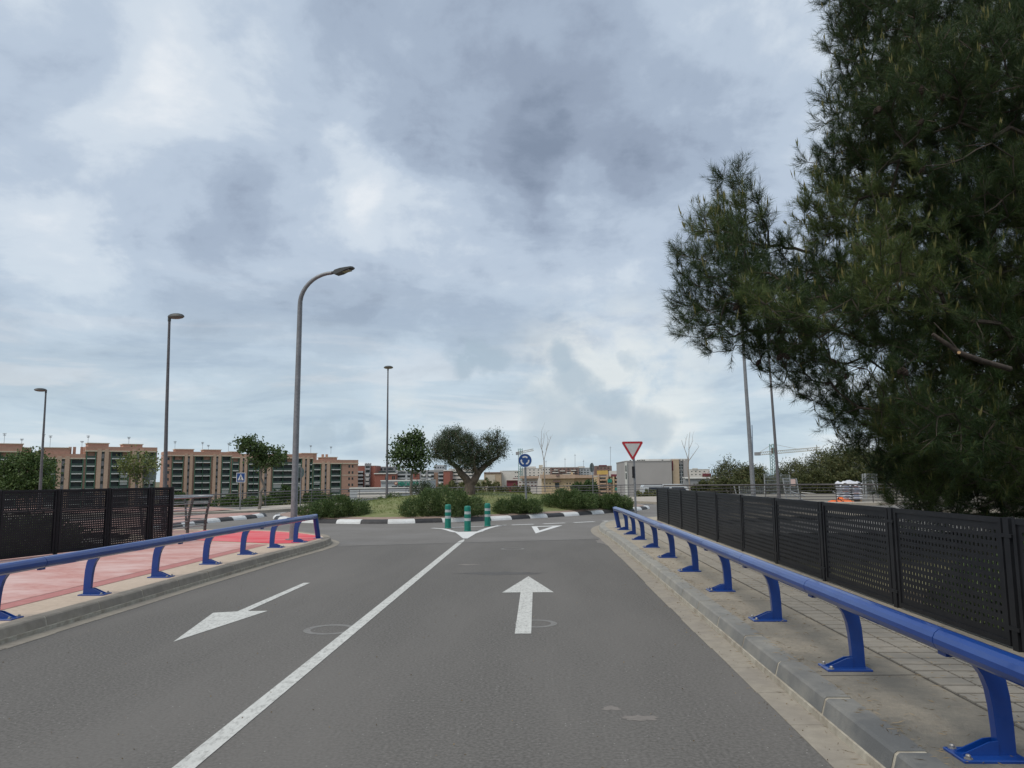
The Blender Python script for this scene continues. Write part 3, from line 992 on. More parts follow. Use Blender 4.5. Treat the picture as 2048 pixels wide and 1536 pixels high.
rail_r = [(2.235, -2.5, 0.685), (2.235, 19.0, 0.685), (2.225, 20.5, 0.688), (2.20, 21.6, 0.69), (2.16, 22.45, 0.69)]
posts_r = [(2.37, y, 0.0) for y in (4.27, 6.12, 8.12, 10.15, 12.22, 14.28, 16.3, 18.3, 20.0, 21.65)] + [(2.37, 2.2, 0), (2.37, 0.15, 0)]
blue_barrier('blue_barrier', 'blue tube barrier on the pavement beside the tall perforated fence', rail_r, posts_r, 1, [2.5, 4.5, 6.6, 8.68, 10.68, 14.8, 18.8], (2.27, 22.62))
rail_l = [(-5.64, 1.0, 0.69), (-5.64, 12.0, 0.69), (-5.63, 14.5, 0.69), (-5.60, 16.0, 0.69), (-5.55, 17.4, 0.69), (-5.52, 18.7, 0.69), (-5.53, 19.0, 0.688)]
posts_l = [(-5.82, y, 0.0) for y in (8.25, 9.97, 11.72, 13.5, 15.2)] + [(-5.76, 16.68, -0.03), (-5.68, 18.05, -0.05), (-5.82, 6.5, 0), (-5.82, 4.7, 0), (-5.82, 3.0, 0)]
blue_barrier('blue_barrier', 'blue tube barrier at the edge of the pink pavement', rail_l, posts_l, -1, [5.1, 8.7, 12.1, 15.6], (-5.50, 19.22))

# ------------------------------------------------------------------ black perforated fences


def perforated(w, h, pitch, hole, t=0.003):
    """steel sheet with rows of square holes, in the XZ plane from (0, 0)"""
    nx_ = int((w - 0.03) // pitch); nz_ = int((h - 0.03) // pitch)
    mx, mz = (w - nx_ * pitch) / 2, (h - nz_ * pitch) / 2
    xe = [0.0]; ze = [0.0]
    for i in range(nx_):
        c = mx + (i + 0.5) * pitch; xe += [c - hole / 2, c + hole / 2]
    for i in range(nz_):
        c = mz + (i + 0.5) * pitch; ze += [c - hole / 2, c + hole / 2]
    xe.append(w); ze.append(h)
    m = MB()
    NX, NZ = len(xe), len(ze)
    idx = lambda s, i, j: s * NX * NZ + j * NX + i
    for s in (0, 1):
        for z in ze:
            for x in xe:
                m.v.append((x, -t if s == 0 else t, z))
    for j in range(NZ - 1):
        for i in range(NX - 1):
            hole_ = (i % 2 == 1) and (j % 2 == 1)
            if not hole_:
                m.f.append((idx(0, i, j), idx(0, i + 1, j), idx(0, i + 1, j + 1), idx(0, i, j + 1)))
                m.f.append((idx(1, i, j + 1), idx(1, i + 1, j + 1), idx(1, i + 1, j), idx(1, i, j)))
            else:
                q = [(i, j), (i + 1, j), (i + 1, j + 1), (i, j + 1)]
                for k in range(4):
                    a, b = q[k], q[(k + 1) % 4]
                    m.f.append((idx(0, *a), idx(0, *b), idx(1, *b), idx(1, *a)))
    m.m = [0] * len(m.f)
    return m


def frame_mesh(w, h, b=0.045, t=0.022, mids=()):
    m = MB()
    m.box((0, -t, 0), (b, t, h)); m.box((w - b, -t, 0), (w, t, h))
    m.box((b, -t + 0.001, 0), (w - b, t - 0.001, b)); m.box((b, -t + 0.001, h - b), (w - b, t - 0.001, h))
    for z in mids:
        m.box((b, -t + 0.001, z - b / 2), (w - b, t - 0.001, z + b / 2))
    return m


fr = empty('perforated_fence', (3.93, 6.7, 0.15), label='black perforated steel panel fence in front of the big pine', cat='fence', group='black perforated panel fences')
pitch_f = 2.16
shr = perforated(1.92, 0.98, 0.068, 0.0285).mesh('perforated_sheet', M['black'])
frr = frame_mesh(2.0, 1.06).mesh('panel_frame', M['black'])
ptr = MB().bbox((-0.028, -0.04, -0.02), (0.028, 0.04, 1.085), 0.004).mesh('fence_post', M['black'])
prp = MB().prism([(-0.30, -0.02), (-0.24, -0.02), (0.03, 0.78), (-0.01, 0.82)], 'x', -0.012, 0.012).mesh('brace', M['black'])
for k in range(-2, 9):
    y = k * pitch_f
    p = link('fence_panel', frr, fr, (0, y + 0.08, 0.02), math.pi / 2)
    link('perforated_sheet', shr, p, (0.04, 0.006, 0.04))
    link('fence_post', ptr, fr, (0, y, 0))
    for zz in (0.16, 0.92):
        link('clamp', MB().box((-0.034, -0.075, zz), (0.034, 0.075, zz + 0.03)).mesh('clamp', M['black']) if k == -2 and zz < 0.5 else bpy.data.meshes['clamp'], fr, (0, y, 0 if zz < 0.5 else 0.76))
link('fence_post', ptr, fr, (0, 9 * pitch_f, 0))

fl_pts = [(-8.80, 18.35), (-9.02, 17.75), (-9.36, 16.6), (-9.70, 15.36), (-10.03, 14.1), (-10.36, 12.85), (-10.69, 11.6), (-11.02, 10.35), (-11.35, 9.1)]
fl_ = empty('perforated_fence', (fl_pts[0][0], fl_pts[0][1], 0.15), label='black perforated fence with low upper panels beside the pink pavement', cat='fence', group='black perforated panel fences')
cache = {}
for k in range(len(fl_pts) - 1):
    a, b = Vector(fl_pts[k + 1]), Vector(fl_pts[k])
    d = b - a
    w = round(d.length - 0.1, 2)
    if w not in cache:
        cache[w] = (frame_mesh(w, 1.27, 0.04, 0.02, (0.85,)).mesh('panel_frame', M['black']), perforated(w - 0.07, 0.79, 0.047, 0.0165).mesh('perforated_sheet', M['black']),
                    perforated(w - 0.07, 0.36, 0.047, 0.0165).mesh('perforated_sheet', M['black']))
    f_, s1, s2 = cache[w]
    rz = math.atan2(d.y, d.x)
    o = a + d.normalized() * 0.05
    p = link('fence_panel', f_, fl_, (o.x - fl_pts[0][0], o.y - fl_pts[0][1], 0.02), rz)
    link('perforated_sheet', s1, p, (0.035, 0, 0.037)); link('perforated_sheet', s2, p, (0.035, 0, 0.872))
pl_m = MB().bbox((-0.032, -0.032, -0.02), (0.032, 0.032, 1.30), 0.004).mesh('fence_post', M['black'])
for k, (x, y) in enumerate(fl_pts):
    link('fence_post', pl_m, fl_, (x - fl_pts[0][0], y - fl_pts[0][1], 0), 0.27)

# ------------------------------------------------------------------ railings


def railing(name, label, path, height, bars, lean, post_gap, mat_post, mat_bar, r_bar=0.016, r_top=0.032, cat='railing', post_w=0.03, curved=True):
    """path [(x, y, z of the base)]; posts curve outwards by lean at the top"""
    root = empty(name, path[0], label=label, cat=cat)
    P = [Vector(p) for p in path]
    flat = [(p.x, p.y) for p in P]

    def off_line(h):
        o = lean * (h / height) ** 2
        q = offset2(flat, o)
        return [(q[i][0], q[i][1], P[i].z + h) for i in range(len(P))]
    MB().tube(off_line(height), r_top, 10).build('handrail', mat_bar, root, smooth=True, world=True)
    for b in range(bars):
        h = height * (0.16 + 0.66 * b / max(1, bars - 1)) if bars > 1 else height * 0.5
        MB().tube(off_line(h), r_bar, 6).build('bar', mat_bar, root, smooth=True, world=True)
    acc = 0.0; pos = [0.0]
    cum = [0.0]
    for i in range(len(P) - 1):
        cum.append(cum[-1] + (P[i + 1] - P[i]).length)
    n = max(1, round(cum[-1] / post_gap))
    for k in range(n + 1):
        s = cum[-1] * k / n
        i = max(0, min(len(P) - 2, int(np.searchsorted(cum, s) - 1)))
        t = (s - cum[i]) / (cum[i + 1] - cum[i])
        c = P[i].lerp(P[i + 1], t)
        d = (P[i + 1] - P[i]); d.z = 0; d.normalize()
        nrm = Vector((-d.y, d.x, 0))
        m = MB()
        prev = None
        steps = 6 if curved else 1
        vs_ = []
        for j in range(steps + 1):
            h = height * j / steps
            o = lean * (h / height) ** 2
            w = post_w * (1.35 - 0.35 * j / steps) if curved else post_w
            q = c + nrm * o + Vector((0, 0, h - (0.12 if j == 0 else 0)))
            for sa, sb in ((-1, -1), (1, -1), (1, 1), (-1, 1)):
                vs_.append(q + nrm * (w * sa) + d * (0.012 * sb))
        fs = [(0, 1, 2, 3), tuple(4 * steps + k2 for k2 in (3, 2, 1, 0))]
        for j in range(steps):
            for k2 in range(4):
                fs.append((4 * j + k2, 4 * j + (k2 + 1) % 4, 4 * (j + 1) + (k2 + 1) % 4, 4 * (j + 1) + k2))
        m.add(vs_, fs)
        m.build('post', mat_post, root, world=True)
    return root


u_path = [(-9.86, 19.2, 0.15), (-9.83, 20.3, 0.15), (-9.76, 21.8, 0.15)] + [(x, y, 0.15) for x, y in smooth_path([(-9.72, 22.25), (-9.86, 22.75), (-10.25, 22.95), (-10.55, 22.6)], 0.12)] + [(-10.62, 21.8, 0.15), (-10.66, 20.6, 0.15)]
railing('bridge_railing', 'dark steel railing with curved posts looping at the end of the left panel fence', [tuple(p) for p in u_path], 0.98, 5, -0.14, 1.05, M['railing'], M['railing_pale'], 0.014, 0.03)
far_line = [(x, y, z) for (x, y), z in zip(smooth_path([(-40, 47.0), (-21.2, 48.0), (-16, 52.0), (-9.25, 55.0), (-0.7, 58.0), (9.4, 60.0)], 2.0),
            np.interp(np.array([p[0] for p in smooth_path([(-40, 47.0), (-21.2, 48.0), (-16, 52.0), (-9.25, 55.0), (-0.7, 58.0), (9.4, 60.0)], 2.0)]), [-40, -21.2, -16, -9.25, -.7, 9.4], [-.35, -.22, -.05, .02, .03, .1]))]
railing('pedestrian_railing', 'long thin grey railing along the far side of the roundabout', far_line, 0.90, 4, 0.0, 3.2, M['galv_dark'], M['galv_dark'], 0.017, 0.034, post_w=0.03, curved=False)
rr_line = [(7.2, 45.3, 0.09), (8.2, 45.0, 0.09)] + [(x, y, 0.1) for x, y in smooth_path([(9.2, 44.6), (12.6, 44.0), (16.1, 43.4), (17.6, 42.4), (19.2, 41.0)], 1.0)]
railing('bridge_railing', 'dark railing with leaning posts in front of the construction yard', rr_line, 0.99, 5, -0.17, 1.9, M['railing'], M['railing'], 0.021, 0.042)

# ------------------------------------------------------------------ street lamps


def lamp_head_flat(root, c, direction, L=0.72, W=0.30, name='lamp_head'):
    """shallow oval lantern: domed cover over a pale glass bowl"""
    d = Vector(direction).normalized(); s = Vector((-d.y, d.x, 0)); up = Vector((0, 0, 1))
    c = Vector(c)
    m = MB(); n = 20
    top = []; rows = [(1.0, 0.0), (0.93, 0.045), (0.72, 0.085), (0.4, 0.108), (0.08, 0.115)]
    vs_ = []
    for q, h in rows:
        for k in range(n):
            a = 2 * math.pi * k / n
            vs_.append(c + d * (L / 2 * q * math.cos(a) + L / 2 - 0.06) + s * (W / 2 * q * math.sin(a)) + up * h)
    fs = [(i * n + k, i * n + (k + 1) % n, (i + 1) * n + (k + 1) % n, (i + 1) * n + k) for i in range(len(rows) - 1) for k in range(n)]
    fs.append(tuple((len(rows) - 1) * n + k for k in range(n)))
    m.add(vs_, fs)
    h_ = m.build(name, M['lamp_head'], root, smooth=True, world=True)
    g = MB(); vs_ = []
    rows = [(0.985, -0.002), (0.80, -0.045), (0.45, -0.068), (0.08, -0.075)]
    for q, hh in rows:
        for k in range(n):
            a = 2 * math.pi * k / n
            vs_.append(c + d * (L / 2 * q * math.cos(a) + L / 2 - 0.06) + s * (W / 2 * q * math.sin(a)) + up * hh)
    fs = [(i * n + k, i * n + (k + 1) % n, (i + 1) * n + (k + 1) % n, (i + 1) * n + k) for i in range(len(rows) - 1) for k in range(n)]
    fs.append(tuple((len(rows) - 1) * n + k for k in range(n))); fs.append(tuple(reversed(range(n))))
    g.add(vs_, fs)
    g.build('lamp_glass', M['lamp_glass'], h_, smooth=True, world=True)
    MB().tube([c + up * -0.14, c + up * 0.03], 0.05, 10).build('bracket', M['lamp_head'], h_, smooth=True, world=True)


def straight_lamp(px_base, py_top, px_top, Y, zb, label, direction, rb=0.07, rt=0.038, L=0.75, W=0.30, m_='galv_dark'):
    top = survey(px_top, py_top, Y)
    x = survey_x(px_base, Y)
    root = empty('street_lamp', (x, Y, zb), label=label, cat='street lamp', group='street lamps')
    MB().tube([(x, Y, zb - 0.3), (x, Y, zb + 1.0), ((x + top.x) / 2, Y, (zb + top.z) / 2), (top.x, Y, top.z)], [rb, rb * 0.97, (rb + rt) / 2, rt], 12).build('pole', M[m_], root, smooth=True, world=True)
    MB().lathe([(rb * 2.2, 0), (rb * 2.2, 0.02), (rb * 1.2, 0.03), (rb * 1.15, 0.25)], (x, Y, zb), 12).build('base_plate', M[m_], root, world=True)
    lamp_head_flat(root, top, direction, L, W)
    return root


straight_lamp(331, 634, 339, 24.0, 0.15, 'tall straight street lamp with one flat oval head behind the end of the left fence', (1, -0.05, 0), 0.068, 0.038, 0.56, 0.26)
straight_lamp(82, 781, 92, 40.0, -0.2, 'short-looking distant street lamp rising behind the leafy tree at the far left', (-0.75, -0.55, 0), 0.085, 0.04, 0.62, 0.36)
straight_lamp(774, 737, 776, 50.0, 0.0, 'slim street lamp with a small oval head between the roundabout shrubs and the red flats', (0.25, -0.9, 0), 0.085, 0.04, 0.9, 0.62)
straight_lamp(1505, 560, 1478, 47.0, 0.0, 'pale concrete-coloured street lamp crossed by the lowest pine branch', (-1, -0.1, 0), 0.145, 0.07, 0.9, 0.4, 'galv')
straight_lamp(1556, 600, 1530, 56.0, 0.0, 'slimmer street lamp standing by the construction crane', (-1, -0.1, 0), 0.12, 0.055, 0.9, 0.4)

# the near lamp with its curved arm
lx, ly = -5.98, 18.78
la = empty('street_lamp', (lx, ly, 0.15), label='grey street lamp with curved arm standing in the red corner of the pavement', cat='street lamp', group='street lamps')
b0 = survey(600, 612, ly); b1 = survey(668, 550, ly)
arm = [(lx, ly, 0.0), (lx, ly, 1.2), (lx, ly, 3.0), (lx + (b0.x - lx) * 0.5, ly, 4.2), (b0.x, ly, b0.z)]
cx_, cz_ = b0.x, b0.z
for k in range(1, 11):
    a = math.pi / 2 * k / 10
    arm.append((b0.x + (b1.x - b0.x) * (1 - math.cos(a)), ly - 0.02 * k, b0.z + (b1.z - b0.z) * math.sin(a)))
MB().tube(arm, [0.082, 0.08, 0.074, 0.068, 0.060] + [0.057 - 0.0015 * k for k in range(10)], 14).build('pole', M['galv'], la, smooth=True, world=True)
MB().lathe([(0.19, 0), (0.19, 0.02), (0.10, 0.03), (0.095, 0.3)], (lx, ly, 0.15), 16).build('base_plate', M['galv'], la, world=True)
ex = Vector(arm[-1])
dirh = Vector((1, -0.25, 0.16)).normalized(); sdh = Vector((0.25, 1, 0)).normalized(); uph = dirh.cross(sdh) * 1.0
MB().tube([ex - dirh * 0.05, ex + dirh * 0.10], 0.042, 10).build('spigot', M['lamp_head'], la, smooth=True, world=True)
hd = MB()
sec_ = [(0.06, 0.05, 0.035, 0.05), (0.12, 0.10, 0.05, 0.085), (0.26, 0.12, 0.055, 0.075), (0.40, 0.115, 0.045, 0.045), (0.55, 0.10, 0.03, 0.025), (0.60, 0.07, 0.015, 0.02)]
vs_ = []
for (t, w, hu, hd_) in sec_:
    c = ex + dirh * t
    for a, b in ((-1, -hd_), (1, -hd_), (1, hu * 0.5), (0.55, hu), (-0.55, hu), (-1, hu * 0.5)):
        vs_.append(c + sdh * (w * a) + uph * b)
fs = [(i * 6 + k, i * 6 + (k + 1) % 6, (i + 1) * 6 + (k + 1) % 6, (i + 1) * 6 + k) for i in range(len(sec_) - 1) for k in range(6)] + [tuple(range(6)), tuple(reversed(range(30, 36)))]
hd.add(vs_, fs)
ho = hd.build('lamp_head', M['lamp_head'], la, world=True)
MB().obox(ex + dirh * 0.40 - uph * 0.052, (0.12, 0.075, 0.012), (dirh, sdh, uph)).build('lamp_glass', M['lamp_glass'], ho, world=True)

# ------------------------------------------------------------------ signs


def sign_post(name, label, x, y, zb, h, r=0.03, m_='galv', lean=0.0):
    root = empty(name, (x, y, zb), label=label, cat='road sign')
    MB().tube([(x, y, zb - 0.15), (x + lean, y, zb + h)], r, 10).build('pole', M[m_], root, smooth=True, world=True)
    return root


# round roundabout sign
sx, sy = -0.56, 32.3
top = survey(1050, 921, sy)
rs = sign_post('roundabout_sign', 'round blue roundabout sign with three white arrows on a grey pole', sx, sy, 0.16, top.z + 0.28 - 0.16, 0.045, lean=top.x - sx)
MB().tube([(top.x, sy - 0.05, top.z), (top.x, sy - 0.075, top.z)], 0.285, 36).build('disc', M['sign_blue'], rs, world=True)
rimm = MB(); n = 36
rimm.add([(top.x + q * math.cos(2 * math.pi * k / n), sy - 0.0755 if q < 0.3 else sy - 0.0755, top.z + q * math.sin(2 * math.pi * k / n)) for q in (0.285, 0.272) for k in range(n)],
         [(k, (k + 1) % n, n + (k + 1) % n, n + k) for k in range(n)])
rimm.build('rim', M['sign_white'], rs, world=True)
for k0 in range(3):
    am = MB(); a0 = R(90 + 38 + 120 * k0); da = R(-62); m_ = 8; ri, ro = 0.125, 0.185
    pts = []
    for j in range(m_ + 1):
        a = a0 + da * j / m_
        pts.append((a, ri, ro))
    vs_ = []
    for a, i_, o_ in pts:
        for q in (i_, o_):
            vs_.append((top.x + q * math.cos(a), sy - 0.0785, top.z + q * math.sin(a)))
    fs = [(2 * j, 2 * j + 1, 2 * j + 3, 2 * j + 2) for j in range(m_)]
    at = a0 + da; ah = a0 + da - R(26)
    b = len(vs_)
    for q, a in ((0.105, at), (0.205, at), (0.155, ah)):
        vs_.append((top.x + q * math.cos(a), sy - 0.0785, top.z + q * math.sin(a)))
    fs.append((b, b + 1, b + 2))
    am.add(vs_, fs)
    am.build('arrow', M['sign_white'], rs, world=True)

# give way sign
gx, gy = 4.17, 34.1
tl, tr_, bt = survey(1243, 884, gy), survey(1285, 881, gy), survey(1267.5, 922, gy)
gs = sign_post('give_way_sign', 'red and white triangular give way sign on a grey pole', gx, gy, 0.16, bt.z + 0.55 - 0.16, 0.048, lean=bt.x - gx)
MB().tube([(gx - 0.055, gy - 0.03, 1.55), (gx - 0.062, gy - 0.03, 2.05)], 0.062, 10).build('dark_sleeve', M['sign_black'], gs, smooth=True, world=True)


def rounded_tri(cx, cz, s, r, n=5):
    """corners of a downward triangle of side s with rounded corners"""
    h = s * math.sqrt(3) / 2
    C = [(cx - s / 2, cz + h / 3), (cx, cz - 2 * h / 3), (cx + s / 2, cz + h / 3)]
    out = []
    for i in range(3):
        p = Vector(C[i]); g = Vector((cx, cz))
        d = (g - p).normalized()
        c = p + d * (2 * r)
        base = math.atan2(-d.y, -d.x)
        for k in range(n):
            a = base + R(-60 + 120 * k / (n - 1))
            out.append((c.x + r * math.cos(a), c.y + r * math.sin(a)))
    return out


tcx, tcz = (tl.x + tr_.x) / 2 + 0.005, tl.z - 0.27
S_ = 0.97
tri_o = rounded_tri(tcx, tcz, S_, 0.05); tri_i = rounded_tri(tcx, tcz, S_ * 0.69, 0.012)
MB().prism(tri_o, 'y', gy - 0.085, gy - 0.06).build('plate', M['sign_red'], gs, world=True)
sheet_t = MB(); sheet_t.add([(x, gy - 0.0885, z) for x, z in tri_i], [tuple(range(len(tri_i)))]); sheet_t.build('face', M['sign_grey'], gs, world=True)
MB().prism(rounded_tri(tcx, tcz, S_ * 1.035, 0.055), 'y', gy - 0.06, gy - 0.05).build('edge', M['sign_white'], gs, world=True)

# pedestrian crossing sign
cy0 = 40.0
cxs = survey_x(482, cy0)
t0 = survey(482.5, 955, cy0)
cs = sign_post('crossing_sign', 'blue square pedestrian crossing sign beyond the refuge island', cxs, cy0, 0.1, t0.z + 0.2, 0.035)
MB().box((t0.x - 0.235, cy0 - 0.065, t0.z - 0.25), (t0.x + 0.235, cy0 - 0.045, t0.z + 0.25)).build('plate', M['sign_white'], cs, world=True)
MB().box((t0.x - 0.205, cy0 - 0.069, t0.z - 0.22), (t0.x + 0.205, cy0 - 0.0655, t0.z + 0.22)).build('face', M['sign_blue'], cs, world=True)
pt = MB(); pt.add([(t0.x - 0.17, cy0 - 0.0725, t0.z - 0.15), (t0.x + 0.17, cy0 - 0.0725, t0.z - 0.15), (t0.x, cy0 - 0.0725, t0.z + 0.18)], [(0, 1, 2)]); pt.build('triangle', M['sign_white'], cs, world=True)
wk = MB()
Yk = cy0 - 0.0755


def stick(a, b, w):
    a, b = Vector(a), Vector(b); d = (b - a).normalized(); nn = Vector((-d.y, d.x)) * w
    wk.add([(t0.x + q.x, Yk, t0.z + q.y) for q in (a + nn, b + nn, b - nn, a - nn)], [(0, 1, 2, 3)])


stick((0.0, 0.03), (0.0, -0.05), 0.022); stick((0.0, -0.05), (-0.05, -0.13), 0.013); stick((0.0, -0.05), (0.05, -0.13), 0.013); stick((-0.045, -0.02), (0.045, 0.01), 0.010)
wk.add([(t0.x + 0.022 * math.cos(k * math.pi / 4), Yk, t0.z + 0.07 + 0.022 * math.sin(k * math.pi / 4)) for k in range(8)], [tuple(range(8))])
for q in (-0.14, -0.07, 0.0, 0.07, 0.14):
    wk.add([(t0.x + q - 0.018, Yk, t0.z - 0.145), (t0.x + q + 0.018, Yk, t0.z - 0.145), (t0.x + q + 0.014, Yk, t0.z - 0.125), (t0.x + q - 0.014, Yk, t0.z - 0.125)], [(0, 1, 2, 3)])
wk.build('walking_figure', M['sign_black'], cs, world=True)


def round_back(px, py, Y, rad, rz, zb, label):
    c = survey(px, py, Y)
    root = sign_post('round_sign', label, c.x, Y, zb, c.z + rad - zb, 0.035)
    d = Vector((math.cos(rz), math.sin(rz), 0)); n_ = Vector((-d.y, d.x, 0))
    MB().tube([c + n_ * 0.045, c + n_ * 0.065], rad, 28).build('disc', M['sign_back'], root, world=True)
    MB().obox(c + n_ * 0.040, (rad * 0.8, 0.008, 0.02), (d, n_, Vector((0, 0, 1)))).build('bracket', M['galv'], root, world=True)


round_back(602, 945, 40.0, 0.29, R(62), 0.1, 'round sign seen from behind close to the near curved lamp')
round_back(1185, 935, 60.5, 0.36, R(58), 0.1, 'round sign seen from behind above the roundabout shrubs')
c = survey(300, 945, 46)
rp = sign_post('board_sign', 'grey back of a square sign among the young tree leaves', c.x, 46, -0.2, c.z + 0.5, 0.04)
MB().box((c.x - 0.42, 45.93, c.z - 0.42), (c.x + 0.42, 45.95, c.z + 0.32)).build('plate', M['sign_back'], rp, world=True)

# ------------------------------------------------------------------ bollards


def bollard(x, y, label, dented=False, h=0.76):
    root = empty('bollard', (x, y, 0.0), label=label, cat='bollard', group='teal bollards on the splitter triangle')
    r = 0.1
    prof = [(r, 0.0), (r, 0.30), (r * 0.955, 0.305), (r * 0.955, 0.395), (r, 0.40), (r, 0.50), (r * 0.955, 0.505), (r * 0.955, 0.595), (r, 0.60), (r, 0.70), (r * 0.93, 0.735), (r * 0.7, 0.755), (r * 0.2, h)]
    if dented:
        prof = [(r, 0.0), (r, 0.28), (r * 0.96, 0.30), (r * 0.86, 0.34), (r * 0.84, 0.385), (r * 0.96, 0.40), (r * 0.98, 0.45), (r * 0.80, 0.49), (r * 0.78, 0.56), (r * 0.92, 0.585), (r * 1.02, 0.61), (r * 1.02, 0.69), (r * 0.95, 0.72), (r * 0.6, 0.745), (r * 0.2, 0.75)]
    MB().lathe(prof, (x, y, 0.004), 28).build('post', M['teal'], root, smooth=True, world=True)
    for (za, zb_) in (((0.308, 0.39), (0.508, 0.59)) if not dented else ((0.335, 0.395), (0.49, 0.565))):
        q = 0.962 if not dented else 0.875
        MB().lathe([(r * q, za), (r * q, zb_)], (x, y, 0.004), 28).build('band', M['band'], root, smooth=True, world=True)
    MB().lathe([(r * 1.12, 0.0), (r * 1.12, 0.018), (r * 1.02, 0.03)], (x, y, 0.004), 24).build('foot_ring', M['teal'], root, smooth=True, world=True)


bollard(-2.97, 25.12, 'teal bollard with grey bands, leftmost of the three')
bollard(-2.20, 23.66, 'dented teal bollard nearest the viewer at the middle of the three')
bollard(-1.75, 26.02, 'teal bollard with grey bands, rightmost and farthest of the three')

# ------------------------------------------------------------------ plants
M['bark_pine'] = mat('bark_pine', (0.045, 0.035, 0.028), (0.085, 0.066, 0.052), 14, rough=0.95, bump=0.8, bscale=40)
M['bark'] = mat('bark', (0.085, 0.065, 0.05), (0.15, 0.115, 0.09), 14, rough=0.95, bump=0.8, bscale=40, stretch=(1, 1, 0.35))
M['bark_grey'] = mat('bark_grey', (0.13, 0.115, 0.10), (0.21, 0.19, 0.165), 12, rough=0.95, bump=0.6, bscale=40, stretch=(1, 1, 0.35))
M['twig_pale'] = mat('bark_pale', (0.24, 0.20, 0.165), (0.32, 0.28, 0.24), 12, rough=0.9)
M['cutwood'] = mat('cut_wood', (0.55, 0.36, 0.19), (0.45, 0.28, 0.14), 30, rough=0.9)
M['cone'] = mat('pine_cone', (0.022, 0.016, 0.012), (0.06, 0.04, 0.028), 60, rough=0.9, bump=0.8, bscale=120)
L_ = {}
L_['pine'] = leaf_mat('pine_needles', (0.014, 0.036, 0.010), (0.050, 0.084, 0.022), 0.10, 0.5, (0.12, 0.12, 0.03))
L_['pine_light'] = leaf_mat('pine_needles_young', (0.040, 0.070, 0.018), (0.105, 0.140, 0.038), 0.15, 0.5, (0.18, 0.17, 0.05))
L_['candle'] = leaf_mat('pine_candles', (0.10, 0.115, 0.03), (0.19, 0.165, 0.06), 0.15)
L_['broad'] = leaf_mat('broad_leaves', (0.040, 0.075, 0.020), (0.115, 0.16, 0.05), 0.25)
L_['broad_dark'] = leaf_mat('broad_leaves_dark', (0.034, 0.064, 0.020), (0.095, 0.14, 0.045), 0.25)
L_['broad_yellow'] = leaf_mat('broad_leaves_yellowish', (0.08, 0.115, 0.03), (0.19, 0.21, 0.07), 0.25)
L_['olive'] = leaf_mat('olive_leaves', (0.024, 0.042, 0.017), (0.088, 0.115, 0.060), 0.12, 0.5, (0.17, 0.20, 0.13))
L_['shrub'] = leaf_mat('shrub_leaves', (0.034, 0.068, 0.020), (0.125, 0.175, 0.060), 0.22, 0.5, (0.20, 0.22, 0.095))
L_['scrub'] = leaf_mat('scrub_leaves', (0.07, 0.09, 0.03), (0.18, 0.175, 0.075), 0.15)
L_['farpine'] = leaf_mat('far_pine_leaves', (0.035, 0.050, 0.017), (0.115, 0.122, 0.045), 0.1, 0.6, (0.20, 0.17, 0.08))
L_['grass'] = leaf_mat('grass_blades', (0.11, 0.15, 0.035), (0.25, 0.27, 0.10), 0.25, 0.7, (0.30, 0.26, 0.13))
L_['dry'] = leaf_mat('dry_blades', (0.20, 0.15, 0.09), (0.32, 0.25, 0.16), 0.15, 0.8)


def leaf_mesh(name, pos, dirs, length, width, mat_, off=(0, 0, 0), tri=False, bend=0.0):
    """many small blades in one mesh: a diamond (or thin triangle) from pos along dirs"""
    n = len(pos)
    pos = np.asarray(pos, float) - np.asarray(off, float)
    d = np.asarray(dirs, float); d /= (np.linalg.norm(d, axis=1, keepdims=True) + 1e-9)
    rnd = rng.normal(size=(n, 3))
    s = np.cross(d, rnd); s /= (np.linalg.norm(s, axis=1, keepdims=True) + 1e-9)
    length = np.broadcast_to(np.asarray(length, float).reshape(-1, 1), (n, 1)); width = np.broadcast_to(np.asarray(width, float).reshape(-1, 1), (n, 1))
    me = bpy.data.meshes.new(name)
    if tri:
        V = np.stack([pos - s * width * 0.5, pos + s * width * 0.5, pos + d * length], 1).reshape(-1, 3)
        k = 3
    else:
        nn = np.cross(d, s)
        mid = pos + d * length * 0.5 + nn * length * bend
        V = np.stack([pos, mid - s * width * 0.5, pos + d * length, mid + s * width * 0.5], 1).reshape(-1, 3)
        k = 4
    me.vertices.add(len(V)); me.vertices.foreach_set('co', V.astype(np.float32).ravel())
    me.loops.add(n * k); me.loops.foreach_set('vertex_index', np.arange(n * k, dtype=np.int32))
    me.polygons.add(n); me.polygons.foreach_set('loop_start', np.arange(0, n * k, k, dtype=np.int32))
    try:
        me.polygons.foreach_set('loop_total', np.full(n, k, dtype=np.int32))
    except Exception:
        pass
    me.materials.append(mat_)
    me.update(calc_edges=True)
    return me


def grow(seeds, targets, root, bias=0.25, up=0.0):
    """branch skeleton: every target joins the nearest node that lies nearer the foot of the tree"""
    nodes = [np.array(p, float) for p in seeds]
    parent = [i - 1 for i in range(len(seeds))]
    T = np.array(targets, float)
    rd = np.linalg.norm(T - np.array(root, float), axis=1)
    order = np.argsort(rd)
    for i in order:
        A = np.array(nodes)
        dist = np.linalg.norm(A - T[i], axis=1)
        dr = np.linalg.norm(A - np.array(root, float), axis=1)
        cost = dist + bias * np.maximum(0, dr - rd[i] + 0.1) * 3 + 0.02 * np.arange(len(A)) * 0
        j = int(np.argmin(cost))
        nodes.append(T[i]); parent.append(j)
    return np.array(nodes), parent


